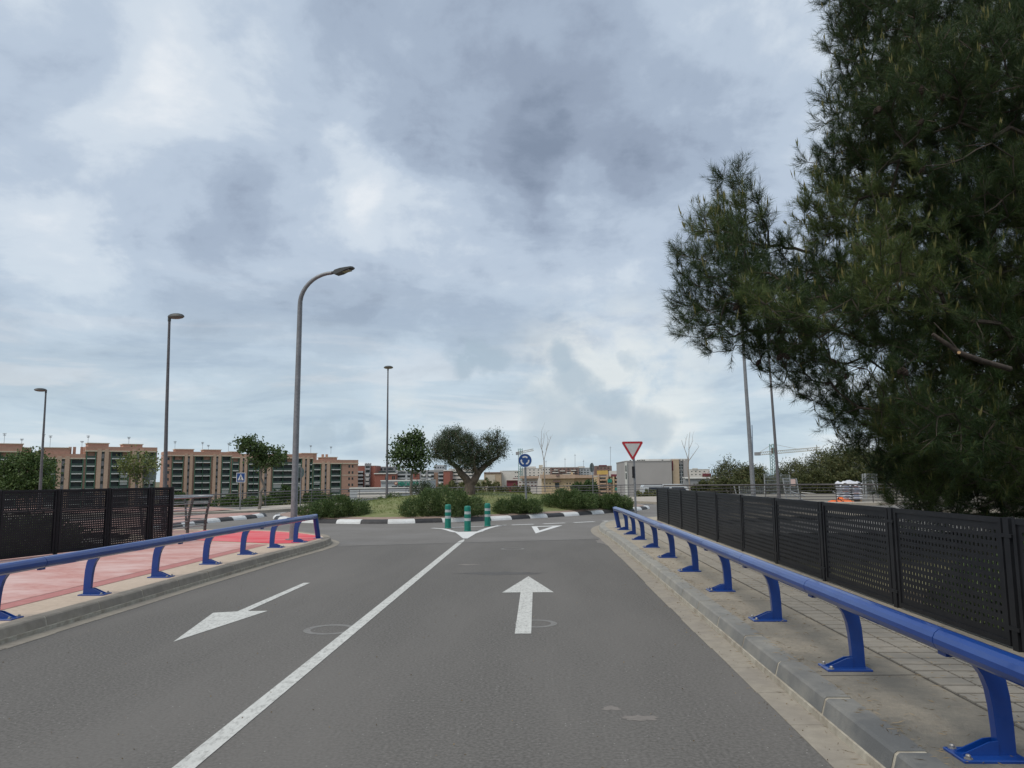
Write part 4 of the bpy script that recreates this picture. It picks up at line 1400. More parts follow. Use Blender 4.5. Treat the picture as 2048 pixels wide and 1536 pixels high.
def skeleton_mesh(nodes, parent, r_tip, r_max, ns=5, power=2.2, seeds_r=None, curve=0.12):
    n = len(nodes)
    w = np.zeros(n)
    kids = [[] for _ in range(n)]
    for i, p in enumerate(parent):
        if p >= 0: kids[p].append(i)
    order = []
    st = [0]
    while st:
        a = st.pop(); order.append(a); st += kids[a]
    for a in reversed(order):
        w[a] = sum(w[c] for c in kids[a]) if kids[a] else 1.0
    rad = np.minimum(r_max, r_tip * w ** (1 / power))
    if seeds_r is not None:
        for i, q in enumerate(seeds_r): rad[i] = q
    mb = MB()
    for i, p in enumerate(parent):
        if p < 0: continue
        a, b = Vector(nodes[p]), Vector(nodes[i])
        L = (b - a).length
        mid = a.lerp(b, 0.5) + Vector(rng.normal(size=3)) * L * curve
        ra = min(rad[p], rad[i] * 1.7)
        mb.tube([a, mid, b], [ra, (ra + rad[i]) / 2, rad[i]], ns if rad[i] < 0.06 else 9, caps=False)
    return mb, rad


def in_ellipsoids(ells, n, shell=0.5):
    """points in a set of ellipsoids (cx, cy, cz, rx, ry, rz), pushed towards their skins"""
    vol = np.array([e[3] * e[4] * e[5] for e in ells]); vol = vol / vol.sum()
    out = []
    for e, k in zip(ells, rng.multinomial(n, vol)):
        d = rng.normal(size=(k, 3)); d /= np.linalg.norm(d, axis=1, keepdims=True)
        r = rng.random((k, 1)) ** (1 / 3.0)
        r = r * (1 - shell) + (0.72 + 0.28 * rng.random((k, 1))) * shell
        out.append(np.array(e[:3]) + d * r * np.array(e[3:]))
    return np.concatenate(out)


def leafy_tree(name, label, base, trunk, ells, n_nodes, leaves, leaf_len, leaf_w, leaf, bark='bark_grey', r0=0.09, spread=0.22, cat='tree', group=None, up=0.2, shell=0.35, rtip=0.006):
    """trunk: list of world points from the ground up; crown: leaves gathered on the branch tips inside the ellipsoids"""
    root = empty(name, base, label=label, cat=cat, group=group)
    T = in_ellipsoids(ells, n_nodes, shell)
    nodes, par = grow(trunk, T, trunk[0])
    k = len(trunk)
    mb, rad = skeleton_mesh(nodes, par, rtip, r0, 5, 2.1, [r0 * (1 - 0.45 * i / max(1, k - 1)) for i in range(k)])
    mb.build('trunk', M[bark], root, smooth=True, world=True)
    tips = nodes[k:]
    idx = rng.integers(0, len(tips), leaves)
    pos = tips[idx] + rng.normal(size=(leaves, 3)) * spread * np.array([1, 1, 0.8])
    d = rng.normal(size=(leaves, 3)) + np.array([0, 0, up])
    link('crown', leaf_mesh('crown', pos, d, leaf_len * rng.uniform(0.6, 1.25, leaves), leaf_w * rng.uniform(0.7, 1.2, leaves), L_[leaf], off=base, bend=0.08), root)
    return root


def shrub(name, label, base, ells, n, ll, lw, leaf='shrub', cat='shrub', group=None, up=0.7, stems=14):
    root = empty(name, base, label=label, cat=cat, group=group)
    T = in_ellipsoids(ells, max(60, n // 13), 0.55)
    T[:, 2] = np.maximum(T[:, 2], base[2] + 0.03)
    c = np.array(base)
    idx = rng.integers(0, len(T), n)
    tip = T[idx]
    out = tip - c; out[:, 2] *= 0.6
    out /= (np.linalg.norm(out, axis=1, keepdims=True) + 1e-6)
    sp = rng.normal(size=(n, 3)) * np.array([0.10, 0.10, 0.08]) * (np.mean([e[3] for e in ells]) ** 0.5)
    pos = tip + sp
    pos[:, 2] = np.maximum(pos[:, 2], base[2] + 0.02)
    d = out * 0.8 + np.array([0, 0, up]) + rng.normal(size=(n, 3)) * 0.55
    st = MB()
    for k in range(stems):
        q = T[rng.integers(0, len(T))]
        a = Vector(base) + Vector((rng.normal() * 0.15, rng.normal() * 0.15, -0.05))
        m_ = a.lerp(Vector(q), 0.5) + Vector((0, 0, 0.08))
        st.tube([a, m_, Vector(q)], [0.016, 0.011, 0.005], 5, caps=False)
    st.build('stems', M['bark'], root, world=True)
    link('foliage', leaf_mesh('foliage', pos, d, ll * rng.uniform(0.6, 1.3, n), lw * rng.uniform(0.7, 1.3, n), L_[leaf], off=base, bend=0.05), root)
    return root


# ---------------- roundabout island planting


def isl_shrub(px0, px1, py_top, py_base, Y, label, n, lobes=3, ll=0.10, lw=0.026, leaf='shrub', zb=None, dep=0.6):
    a, b = survey_x(px0, Y), survey_x(px1, Y)
    cx_ = (a + b) / 2
    if zb is None:
        zb = island_z(cx_, Y) - 0.04
    zt = survey_z((px0 + px1) / 2, py_top + 4, Y)
    ells = []
    w = (b - a)
    for k in range(lobes):
        t = (k + 0.5) / lobes
        x = a + w * t
        hh = (zt - zb) * (0.58 + 0.42 * math.sin(math.pi * t) + random.uniform(-0.10, 0.10))
        ells.append((x, Y + random.uniform(-0.2, 0.35) * dep, zb + hh * 0.38, w / lobes * 0.72, dep * random.uniform(0.8, 1.15), hh * 0.66))
    return shrub('shrub', label, (cx_, Y, zb), ells, n, ll, lw, leaf, group='green shrubs planted on the roundabout island')


isl_shrub(636, 728, 992, 1035, 29.6, 'rounded dark shrub at the near left edge of the island', 12000, 3, dep=1.0)
isl_shrub(600, 660, 1000, 1030, 30.9, 'small ragged shrub tucked beside the rounded dark shrub', 2600, 2, dep=0.5)
isl_shrub(752, 826, 986, 1003, 42.5, 'low flat shrub at the foot of the slim street lamp', 3600, 3, dep=0.7)
isl_shrub(812, 962, 974, 1034, 29.6, 'broad spreading shrub behind the three teal bollards', 20000, 5, dep=1.2)
isl_shrub(994, 1076, 988, 1030, 31.5, 'shrub around the pole of the round blue sign', 11000, 3, dep=0.9)
isl_shrub(1086, 1186, 974, 1026, 34.6, 'tall shrub mass between the blue sign and the back of the round sign', 16000, 4, dep=1.2)
isl_shrub(1180, 1260, 982, 1022, 36.0, 'shrub mass at the foot of the give way sign', 14000, 4, dep=1.1)

# grass blades on the domed lawn
gp = []
P_in = np.array(inn)
while len(gp) < 16000:
    x, y = rng.uniform(-11, 5.2), rng.uniform(28.0, 46)
    z = island_z(x, y)
    if z > 0.27:
        gp.append((x, y, z - 0.01))
gp = np.array(gp)
gd = rng.normal(size=gp.shape) * 0.45 + np.array([0, 0, 1.0])
go = link('lawn_grass', leaf_mesh('lawn_grass', gp, gd, rng.uniform(0.05, 0.12, len(gp)), 0.022, L_['grass'], tri=True), kind='stuff', label='short yellowish grass of the roundabout lawn')

# olive tree on the island: forked trunk, two broad heads
OY = 36.0
op = lambda px, py, dy=0.0: np.array(survey(px, py, OY + dy))
ob = op(939, 990)
olive = empty('olive_tree', tuple(ob), label='old olive tree with forked trunk on the roundabout island', cat='tree')
limbs = {
    'trunk': ([op(938, 992), op(940, 978), op(939, 966)], [0.30, 0.25, 0.22]),
    'left': ([op(939, 968), op(930, 955), op(921, 946, -0.1), op(913, 933, 0.2), op(900, 925, 0.3)], [0.20, 0.17, 0.14, 0.11, 0.08]),
    'right': ([op(941, 970), op(950, 958), op(957, 945, 0.1), op(968, 934, 0.2), op(983, 922, 0.1), op(996, 914, 0), op(1000, 903, 0)], [0.19, 0.17, 0.15, 0.12, 0.09, 0.06, 0.04]),
    'mid': ([op(955, 948), op(949, 934, -0.2), op(948, 918, -0.3), op(954, 905, -0.3)], [0.11, 0.09, 0.07, 0.04])}
om = MB()
for k, (pts, rr) in limbs.items():
    om.tube(smooth_path([tuple(q) for q in pts], 0.12), list(np.interp(np.linspace(0, 1, len(smooth_path([tuple(q) for q in pts], 0.12))), np.linspace(0, 1, len(rr)), rr)), 10)
seedpts = [np.array(q) for k in ('trunk', 'left') for q in limbs[k][0]]


def ell(px, py, rx, rz, Y, dy=0.0, ry=None):
    c = survey(px, py, Y + dy)
    s = Y / 1540.0
    return (c.x, c.y, c.z, rx * s, (ry if ry else rx) * s, rz * s)


oe = [ell(945, 908, 26, 24, OY, 0.25), ell(948, 932, 20, 13, OY, 0.4), ell(1003, 897, 13, 18, OY, 0.0), ell(870, 897, 12, 18, OY, 0), ell(905, 890, 38, 32, OY), ell(890, 905, 27, 26, OY, 0.2), ell(930, 895, 24, 32, OY, -0.2), ell(975, 895, 26, 28, OY), ell(993, 885, 21, 22, OY, 0.1), ell(960, 920, 26, 22, OY, 0.3), ell(925, 925, 26, 16, OY, -0.3),
      ell(990, 905, 20, 16, OY, 0.2), ell(880, 885, 16, 22, OY, 0.1), ell(918, 868, 22, 12, OY, 0)]
oT = in_ellipsoids(oe, 640, 0.45)
seeds = [q for k in ('trunk',) for q in limbs[k][0]]
allseeds = [np.array(q) for k in limbs for q in limbs[k][0]]
nodes, par = grow(allseeds, oT, ob)
nk = len(allseeds)
cum = 0
mb = MB()
for i in range(nk, len(nodes)):
    a, b = Vector(nodes[par[i]]), Vector(nodes[i])
    mb.tube([a, a.lerp(b, 0.5) + Vector(rng.normal(size=3)) * 0.05, b], [0.022, 0.014, 0.007], 5, caps=False)
om.v_off = len(om.v)
om.add(mb.v, mb.f)
om.build('trunk', M['bark'], olive, smooth=True, world=True)
nL = 34000
idx = rng.integers(0, len(oT), nL)
pos = oT[idx] + rng.normal(size=(nL, 3)) * 0.11
d = rng.normal(size=(nL, 3)) * 0.7 + np.array([0, 0, 0.5]) + (oT[idx] - np.array(op(940, 930))) * 0.25
link('crown', leaf_mesh('crown', pos, d, rng.uniform(0.06, 0.11, nL), 0.024, L_['olive'], off=tuple(ob)), olive)

# ---------------- broadleaf trees


def px_tree(name, label, pb, Y, zb, trunk_px, ells_px, n_nodes, leaves, ll, lw, leaf, **kw):
    x = survey_x(pb, Y)
    tr = [np.array((x, Y, zb - 0.1))] + [np.array(survey(a, b, Y)) for a, b in trunk_px]
    return leafy_tree(name, label, (x, Y, zb), tr, [ell(a, b, rx, rz, Y, dy) for a, b, rx, rz, dy in ells_px], n_nodes, leaves, ll, lw, leaf, **kw)


px_tree('street_tree', 'young street tree with airy crown beyond the crossing sign', 520, 40.0, 0.1, [(520.5, 985), (521, 955), (522, 938)],
        [(502, 893, 26, 15, 0), (538, 903, 26, 12, 0.2), (562, 912, 13, 10, 0), (515, 917, 24, 13, -0.2), (482, 884, 12, 8, 0), (532, 928, 24, 11, 0.3), (500, 880, 14, 6, 0.2), (548, 925, 14, 9, -0.3)], 120, 3000, 0.155, 0.10, 'broad_dark', r0=0.09, spread=0.155, rtip=0.007)
px_tree('island_tree', 'green deciduous tree just left of the olive tree', 821, 41.0, 0.55, [(822, 985), (823, 960), (823, 948)],
        [(820, 900, 32, 26, 0), (800, 912, 22, 18, 0.3), (845, 915, 22, 18, -0.2), (825, 878, 20, 14, 0), (833, 866, 12, 9, 0), (812, 932, 18, 10, 0), (838, 935, 16, 9, 0.2), (795, 885, 12, 10, 0)], 140, 3500, 0.155, 0.10, 'broad_dark', r0=0.09, spread=0.15, rtip=0.007)
px_tree('lush_tree', 'bushy green tree behind the far left panels', 52, 52.0, -3.0, [(53, 990), (54, 965), (55, 950)],
        [(50, 940, 48, 30, 0), (60, 918, 32, 18, 0.5), (90, 950, 24, 26, -0.5), (20, 955, 26, 28, 0.2), (50, 970, 50, 22, 0)], 260, 9000, 0.22, 0.12, 'broad', r0=0.13, spread=0.26, rtip=0.008)
px_tree('young_tree', 'thin yellowish young tree in front of the orange flats', 271, 46.0, -0.6, [(271, 990), (275, 960), (277, 940)],
        [(275, 925, 40, 14, 0), (255, 930, 22, 12, 0.3), (305, 932, 22, 14, -0.3), (295, 912, 16, 8, 0), (270, 945, 34, 12, 0), (282, 960, 18, 16, 0), (310, 910, 9, 6, 0)], 150, 1800, 0.16, 0.10, 'broad_yellow', r0=0.07, spread=0.2, rtip=0.006)
px_tree('grey_sapling', 'small greyish sapling beside the olive tree under the far railing', 836, 44.0, 0.4, [(838, 990), (840, 980)],
        [(842, 972, 20, 12, 0), (858, 978, 14, 10, 0.2), (834, 982, 14, 10, 0)], 70, 1500, 0.10, 0.05, 'olive', r0=0.04, spread=0.14, rtip=0.005)

# bare trees
def bare_tree(label, pb, py_base, Y, zb, tips, r0):
    x = survey_x(pb, Y)
    root = empty('bare_tree', (x, Y, zb), label=label, cat='tree', group='leafless young trees')
    m = MB()
    for path, ra, rb_ in tips:
        pts = [tuple(survey(a, b, Y + dy)) for a, b, dy in path]
        sp = smooth_path(pts, 0.25) if len(pts) > 1 else pts
        m.tube(sp, list(np.linspace(ra, rb_, len(sp))), 7)
        # fine side twigs on the outer half
        for k in range(len(sp) // 2, len(sp), 2):
            if ra < 0.03:
                q = Vector(sp[k]); e = q + Vector((rng.normal() * 0.22, rng.normal() * 0.2, abs(rng.normal()) * 0.35 + 0.1))
                m.tube([q, q.lerp(e, 0.5) + Vector((0.02, 0, 0.03)), e], [0.008, 0.006, 0.004], 4)
    m.build('trunk', M['twig_pale'], root, smooth=True, world=True)


bare_tree('leafless young tree standing behind the shrubs to the right of the blue sign', 1090, 975, 62.0, 0.0,
          [([(1090, 985, 0), (1089, 960, 0), (1088, 920, 0)], 0.06, 0.045),
           ([(1088, 922, 0), (1084, 900, 0), (1083, 880, 0.2), (1083, 862, 0.2)], 0.028, 0.010), ([(1088, 920, 0), (1093, 900, 0.2), (1098, 885, 0.3), (1102, 872, 0.3)], 0.028, 0.010),
           ([(1086, 905, 0), (1080, 890, -0.2), (1076, 876, -0.2)], 0.022, 0.009), ([(1092, 900, 0), (1096, 880, 0), (1092, 866, 0)], 0.02, 0.008), ([(1084, 895, 0), (1088, 878, 0.2), (1087, 866, 0.2)], 0.018, 0.008)], 0.06)
bare_tree('leafless young tree at the corner of the big grey building', 1379, 985, 60.0, 0.1,
          [([(1379, 990, 0), (1379, 965, 0), (1376, 940, 0), (1377, 920, 0)], 0.075, 0.05),
           ([(1377, 922, 0), (1372, 905, 0), (1366, 890, 0), (1363, 880, 0)], 0.03, 0.010), ([(1377, 920, 0), (1378, 900, 0.1), (1378, 880, 0.1), (1380, 864, 0.2)], 0.03, 0.010),
           ([(1377, 922, 0), (1386, 910, 0), (1393, 900, 0), (1398, 893, 0)], 0.028, 0.010), ([(1377, 900, 0), (1384, 885, 0), (1385, 872, 0)], 0.02, 0.008), ([(1369, 896, 0), (1372, 880, 0), (1375, 868, 0)], 0.018, 0.008)], 0.07)

# ---------------- scrub below the far railing and beyond
def far_bush(px0, px1, py_top, py_base, Y, label, n, leaf='scrub', lobes=3, ll=0.2, lw=0.09, name='bush', grp='bushes on the slope below the far railing'):
    a, b = survey_x(px0, Y), survey_x(px1, Y); w = b - a
    zb = survey_z((px0 + px1) / 2, py_base, Y); zt = survey_z((px0 + px1) / 2, py_top, Y)
    ells = []
    for k in range(lobes):
        t = (k + 0.5) / lobes
        hh = (zt - zb) * (0.75 + 0.25 * math.sin(math.pi * t) + random.uniform(-0.15, 0.08))
        ells.append((a + w * t, Y + random.uniform(-0.3, 0.5), zb + hh * 0.42, w / lobes * 0.64, max(0.8, w / lobes * 0.7), hh * 0.58))
    return shrub(name, label, ((a + b) / 2, Y, zb), ells, n, ll, lw, leaf, group=grp, up=0.5, stems=10)


far_bush(540, 622, 966, 1035, 60, 'dark green bush behind the railing to the left of the near lamp', 6000, 'broad_dark', 4)
far_bush(600, 700, 978, 1030, 64, 'dim bush seen through the railing behind the rounded dark shrub', 4000, 'broad_dark', 4)
far_bush(420, 500, 992, 1030, 58, 'low green bush under the crossing sign', 4200, 'broad', 3)
far_bush(490, 560, 988, 1030, 57, 'low green bush at the foot of the young street tree', 4200, 'broad', 3)
far_bush(330, 366, 984, 1020, 66, 'round bush at the foot of the flats by the end of the left fence', 2200, 'broad_dark', 2, name='bush')
far_bush(575, 620, 1000, 1026, 57, 'dry brownish bush by the pole of the round sign back', 1600, 'scrub', 2)
far_bush(945, 1000, 958, 1010, 66, 'yellow-green bush behind the olive trunk', 4200, 'scrub', 3)
far_bush(870, 935, 962, 1010, 68, 'yellow-green bush between the sapling and the olive trunk', 4200, 'scrub', 3)
far_bush(1000, 1060, 966, 1012, 67, 'yellow-green bush behind the blue sign', 3800, 'scrub', 3)
far_bush(1020, 1082, 982, 1012, 63, 'low brownish bush behind the blue sign pole', 3000, 'scrub', 3)
far_bush(1145, 1192, 957, 1000, 80, 'dark round bush in front of the ochre flats', 3200, 'broad_dark', 2, 0.3, 0.14)
far_bush(1270, 1340, 978, 1012, 64, 'low olive-green bush right of the give way sign', 3800, 'scrub', 4)

# ---------------- pines beyond the construction yard
for i, (a, b, t, base_, Y, n, lab) in enumerate((
        (1418, 1500, 918, 985, 92, 6500, 'rounded olive-green pine nearest the grey building'),
        (1470, 1535, 928, 985, 88, 5200, 'lower olive-green pine behind the pale lamp'),
        (1550, 1615, 915, 985, 96, 6500, 'brownish-topped pine right of the crane mast'),
        (1600, 1690, 900, 990, 84, 9000, 'tall dark pine behind the yard beside the brownish-topped one'),
        (1650, 1760, 884, 992, 76, 12000, 'tallest background pine next to the big near pine'),
        (1735, 1850, 900, 1000, 66, 12000, 'dense background pine half hidden by the big near pine'),
        (1830, 2060, 880, 1010, 58, 14000, 'wide background pine low behind the near pine and fence'))):
    x0, x1 = survey_x(a, Y), survey_x(b, Y); w = x1 - x0
    zb = -0.4 if Y < 90 else -1.0
    zt = survey_z((a + b) / 2, t, Y)
    H_ = zt - zb
    cx_ = (x0 + x1) / 2
    es = [(cx_, Y, zb + H_ * 0.55, w * 0.42, w * 0.40, H_ * 0.36), (cx_ - w * 0.22, Y + 0.4, zb + H_ * 0.42, w * 0.30, w * 0.30, H_ * 0.32), (cx_ + w * 0.24, Y - 0.5, zb + H_ * 0.45, w * 0.28, w * 0.30, H_ * 0.36),
          (cx_ + w * 0.05, Y, zb + H_ * 0.84, w * 0.20, w * 0.20, H_ * 0.17), (cx_ - w * 0.2, Y, zb + H_ * 0.72, w * 0.18, w * 0.18, H_ * 0.17), (cx_ + w * 0.25, Y, zb + H_ * 0.75, w * 0.15, w * 0.16, H_ * 0.15)]
    leafy_tree('pine_tree', lab, (cx_, Y, zb), [np.array((cx_, Y, zb - 0.3)), np.array((cx_ + 0.1, Y, zb + H_ * 0.3)), np.array((cx_, Y, zb + H_ * 0.7))], es, 170, n, 0.30, 0.085, 'farpine', 'bark', 0.16, w * 0.055 + 0.12,
               group='pines behind the construction yard', up=0.6)


# dark hedge of shrubs and young trees closing off the yard
for i, (a, b, t) in enumerate(((1385, 1440, 962), (1425, 1500, 955), (1490, 1560, 950), (1545, 1620, 946), (1600, 1690, 942), (1680, 1770, 940))):
    far_bush(a, b, t, 992, 72 - i * 1.0, 'dark hedge shrub behind the yard, %s counting from the big grey building' % ('first', 'second', 'third', 'fourth', 'fifth', 'sixth')[i], 5200, 'farpine', 4, 0.26, 0.10, 'bush', 'hedge shrubs behind the yard')
# undergrowth right behind the near fence panels
for i, (x, y, hgt, lab) in enumerate(((4.95, 4.6, 1.9, 'dark undergrowth seen through the nearest fence panel'), (5.1, 6.4, 1.9, 'dark undergrowth behind the second nearest fence panel'), (5.3, 8.3, 1.9, 'dark undergrowth behind the third nearest fence panel'), (5.6, 10.2, 1.5, 'sparse undergrowth behind the fourth fence panel'))):
    zb = float(terrain_z(x, y)); hgt = (1.02 if i < 3 else 0.5) - zb
    shrub('wild_shrub', lab, (x, y, zb), [(x, y - 0.5, zb + hgt * 0.5, 0.5, 1.0, hgt * 0.5), (x + 0.3, y + 0.5, zb + hgt * 0.48, 0.6, 1.0, hgt * 0.48)], 9000, 0.11, 0.045, 'shrub', group='undergrowth behind the near fence panels', up=0.4)

for i, (x, y, hgt, lab) in enumerate(((-11.2, 17.3, 3.1, 'dark bush seen through the short end panels of the left fence'), (-11.9, 15.4, 3.0, 'dark bush behind the middle panels of the left fence'), (-12.6, 13.3, 3.0, 'dark bush behind the left fence at the edge of the picture'))):
    zb = float(terrain_z(x, y)); hgt = (0.95 - zb) / 0.98
    shrub('wild_shrub', lab, (x, y, zb), [(x, y - 0.5, zb + hgt * 0.45, 0.8, 1.0, hgt * 0.5), (x - 0.4, y + 0.6, zb + hgt * 0.4, 0.9, 1.0, hgt * 0.45)], 5200, 0.13, 0.055, 'broad_dark', group='bushes behind the left fence', up=0.4)

# dry needles and grit scattered on the pavement and along the gutter under the tree
n_l = 2100
lx_ = np.concatenate([rng.uniform(2.0, 3.85, 1500), 1.81 - np.abs(rng.normal(size=150)) * 0.03, rng.uniform(1.95, 2.1, 450)])
ly_ = 3.0 + rng.random(n_l) ** 1.5 * 13
lz_ = np.where(lx_ < 1.83, 0.008, np.where(lx_ > 2.735, 0.163, 0.156))
ld = np.stack([rng.normal(size=n_l), rng.normal(size=n_l), rng.uniform(0.0, 0.12, n_l)], 1)
link('needle_litter', leaf_mesh('needle_litter', np.stack([lx_, ly_, lz_], 1), ld, rng.uniform(0.02, 0.09, n_l), 0.005, L_['dry']), kind='stuff', label='dry pine needles scattered on the pavement by the grey kerb')
n_g = 900
gx2 = np.concatenate([rng.uniform(-5.0, 1.5, 500), 1.62 + rng.normal(size=400) * 0.08]); gy2 = np.concatenate([rng.uniform(3.5, 19, 500), rng.uniform(4, 20.5, 400)])
gp2 = np.stack([gx2, gy2, np.full(n_g, 0.0025)], 1)
gd2 = np.stack([rng.normal(size=n_g), rng.normal(size=n_g), np.full(n_g, 0.25)], 1)
link('road_grit', leaf_mesh('road_grit', gp2, gd2, rng.uniform(0.006, 0.02, n_g), 0.010, L_['dry'], bend=0.3), kind='stuff', label='loose grit and leaf scraps on the asphalt')

# ------------------------------------------------------------------ the big near pine
PY = 10.6
OUT = [(1655, -60), (1650, 60), (1665, 140), (1640, 225), (1662, 270), (1605, 330), (1608, 420), (1612, 500), (1560, 480), (1515, 400), (1480, 345), (1445, 355), (1432, 420), (1385, 440), (1362, 500), (1350, 540), (1368, 600),
       (1358, 680), (1395, 722), (1440, 712), (1500, 728), (1560, 765), (1630, 812), (1668, 868), (1715, 905), (1752, 960), (1790, 1010), (1830, 1060), (2250, 1080), (2330, 500), (2300, -80)]
OUTN = np.array(OUT, float)


def inside(P, poly):
    x, y = P[:, 0], P[:, 1]
    r = np.zeros(len(P), bool)
    j = len(poly) - 1
    for i in range(len(poly)):
        xi, yi = poly[i]; xj, yj = poly[j]
        c = ((yi > y) != (yj > y)) & (x < (xj - xi) * (y - yi) / (yj - yi + 1e-12) + xi)
        r ^= c
        j = i
    return r


def edge_dist(P, poly):
    d = np.full(len(P), 1e9)
    for i in range(len(poly)):
        a, b = poly[i], poly[(i + 1) % len(poly)]
        ab = b - a
        t = np.clip(((P - a) @ ab) / (ab @ ab), 0, 1)
        d = np.minimum(d, np.linalg.norm(P - (a + t[:, None] * ab), axis=1))
    return d


cand = np.stack([rng.uniform(1330, 2330, 16000), rng.uniform(-80, 1080, 16000)], 1)
cand = cand[inside(cand, OUTN)]
ed = edge_dist(cand, OUTN)
# depth of the crown grows inwards from its outline
half = np.clip(ed / 150.0, 0.12, 1.0) * 2.4
dy = rng.uniform(-1, 1, len(cand)) * half
pts3 = []
keep_min = 0.20
for (u, v), q in zip(cand, dy):
    Yq = PY + 0.35 * (q < 0) + q + 0.0026 * (u - 1500)
    p = survey(u, v, Yq)
    # keep clear of the fence and of the pavement: only the high branches reach over it
    if p.x < 4.35 and p.z < 1.55 + (4.35 - p.x) * 0.55:
        continue
    if p.z < 0.2:
        continue
    a = np.array(p)
    pts3.append(a)
    if len(pts3) > 12000:
        break
# boughs: the foliage gathers round limbs, with openings between them
P3 = np.array(pts3)
bough = P3[rng.choice(len(P3), 150, replace=False)]
tone = rng.random(150)
dB = np.linalg.norm((P3[:, None, :] - bough[None]) * np.array([1.0, 1.0, 1.45]), axis=2)
near = dB.min(1)
lim = np.interp(P3[:, 0], [2.2, 3.6, 4.8, 6.2], [0.50, 0.56, 0.68, 0.9])
keep = (near < lim) | (rng.random(len(P3)) < 0.16)
pts3 = list(P3[keep])
# thin to an even spacing
sel = []
grid = {}
for a in pts3:
    k = tuple((a / 0.30).astype(int))
    ok = True
    for dx in (-1, 0, 1):
        for dy_ in (-1, 0, 1):
            for dz in (-1, 0, 1):
                for b in grid.get((k[0] + dx, k[1] + dy_, k[2] + dz), ()):
                    if np.linalg.norm(a - b) < 0.185:
                        ok = False
    if ok:
        grid.setdefault(k, []).append(a); sel.append(a)
sel = np.array(sel)
pbase = (8.9, 11.6, -1.5)
trunk = [np.array((8.9, 11.6, -1.6)), np.array((8.85, 11.55, 0.2)), np.array((8.75, 11.6, 1.6)), np.array((8.7, 11.7, 3.0)), np.array((8.75, 11.6, 4.6)), np.array((8.6, 11.5, 6.2)), np.array((8.5, 11.6, 7.8)), np.array((8.5, 11.7, 9.2))]
nodes, par = grow(trunk, sel, (8.8, 11.6, 3.2), bias=0.5)
pine = empty('pine_tree', pbase, label='big dark near pine leaning over the perforated fence', cat='tree')
mbp, radp = skeleton_mesh(nodes, par, 0.0055, 0.16, 6, 2.0, [0.24, 0.22, 0.20, 0.18, 0.16, 0.13, 0.10, 0.07], curve=0.035)
mbp.build('trunk', M['bark_pine'], pine, smooth=True, world=True)
kT = len(trunk)
n_par = np.array(par)
needle_p, needle_d, needle_l, needle_s = [], [], [], []
cand_p, cand_d, cand_l = [], [], []
tw_p, tw_d, tw_l = [], [], []
cam0 = np.array((0, 0, 1.6))
for i in range(kT, len(nodes)):
    a = nodes[i]
    gdir = a - nodes[par[i]]
    gdir = gdir / (np.linalg.norm(gdir) + 1e-6)
    ns = 8
    kb = int(np.argmin(np.linalg.norm(bough - a, axis=1)))
    slot = 0 if tone[kb] < 0.6 else 1
    for s in range(ns):
        d = gdir * 0.55 + rng.normal(size=3) * 0.55 + np.array([0, 0, 0.42])
        d /= np.linalg.norm(d)
        L = rng.uniform(0.16, 0.34)
        d2 = d + np.array([0, 0, 0.55]); d2 /= np.linalg.norm(d2)
        b = a + d * L * 0.6
        c = b + d2 * L * 0.4
        tw_p.append(a); tw_d.append(c - a); tw_l.append(np.linalg.norm(c - a))
        nn = 50
        t = rng.random(nn) ** 0.75
        base = np.where((t < 0.6)[:, None], a + (b - a) * (t / 0.6)[:, None], b + (c - b) * ((t - 0.6) / 0.4)[:, None])
        ax = np.where((t < 0.6)[:, None], d, d2)
        r = rng.normal(size=(nn, 3)); r -= ax * np.sum(r * ax, 1, keepdims=True); r /= np.linalg.norm(r, axis=1, keepdims=True)
        ang = rng.uniform(0.45, 1.0, (nn, 1))
        nd = ax * np.cos(ang) + r * np.sin(ang) + np.array([0, 0, -0.06])
        needle_p.append(base); needle_d.append(nd); needle_l.append(rng.uniform(0.09, 0.15, nn)); needle_s.append(slot)
        if rng.random() < (0.24 if slot else 0.09):
            up = d2 * 0.35 + np.array([0, 0, 1.0]); up /= np.linalg.norm(up)
            for q in range(3):
                uu = up + rng.normal(size=3) * 0.10
                cand_p.append(c + rng.normal(size=3) * 0.006); cand_d.append(uu); cand_l.append(rng.uniform(0.08, 0.19))
link('twigs', leaf_mesh('twigs', np.array(tw_p), np.array(tw_d), np.array(tw_l), 0.010, M['bark_pine'], off=pbase), pine)

for slot, nm_ in ((0, 'pine'), (1, 'pine_light')):
    ks = [k for k in range(len(needle_p)) if needle_s[k] == slot]
    link('crown', leaf_mesh('crown', np.concatenate([needle_p[k] for k in ks]), np.concatenate([needle_d[k] for k in ks]), np.concatenate([needle_l[k] for k in ks]), 0.0042, L_[nm_], off=pbase, tri=True), pine)
link('candles', leaf_mesh('candles', np.array(cand_p), np.array(cand_d), np.array(cand_l), 0.017, L_['candle'], off=pbase), pine)
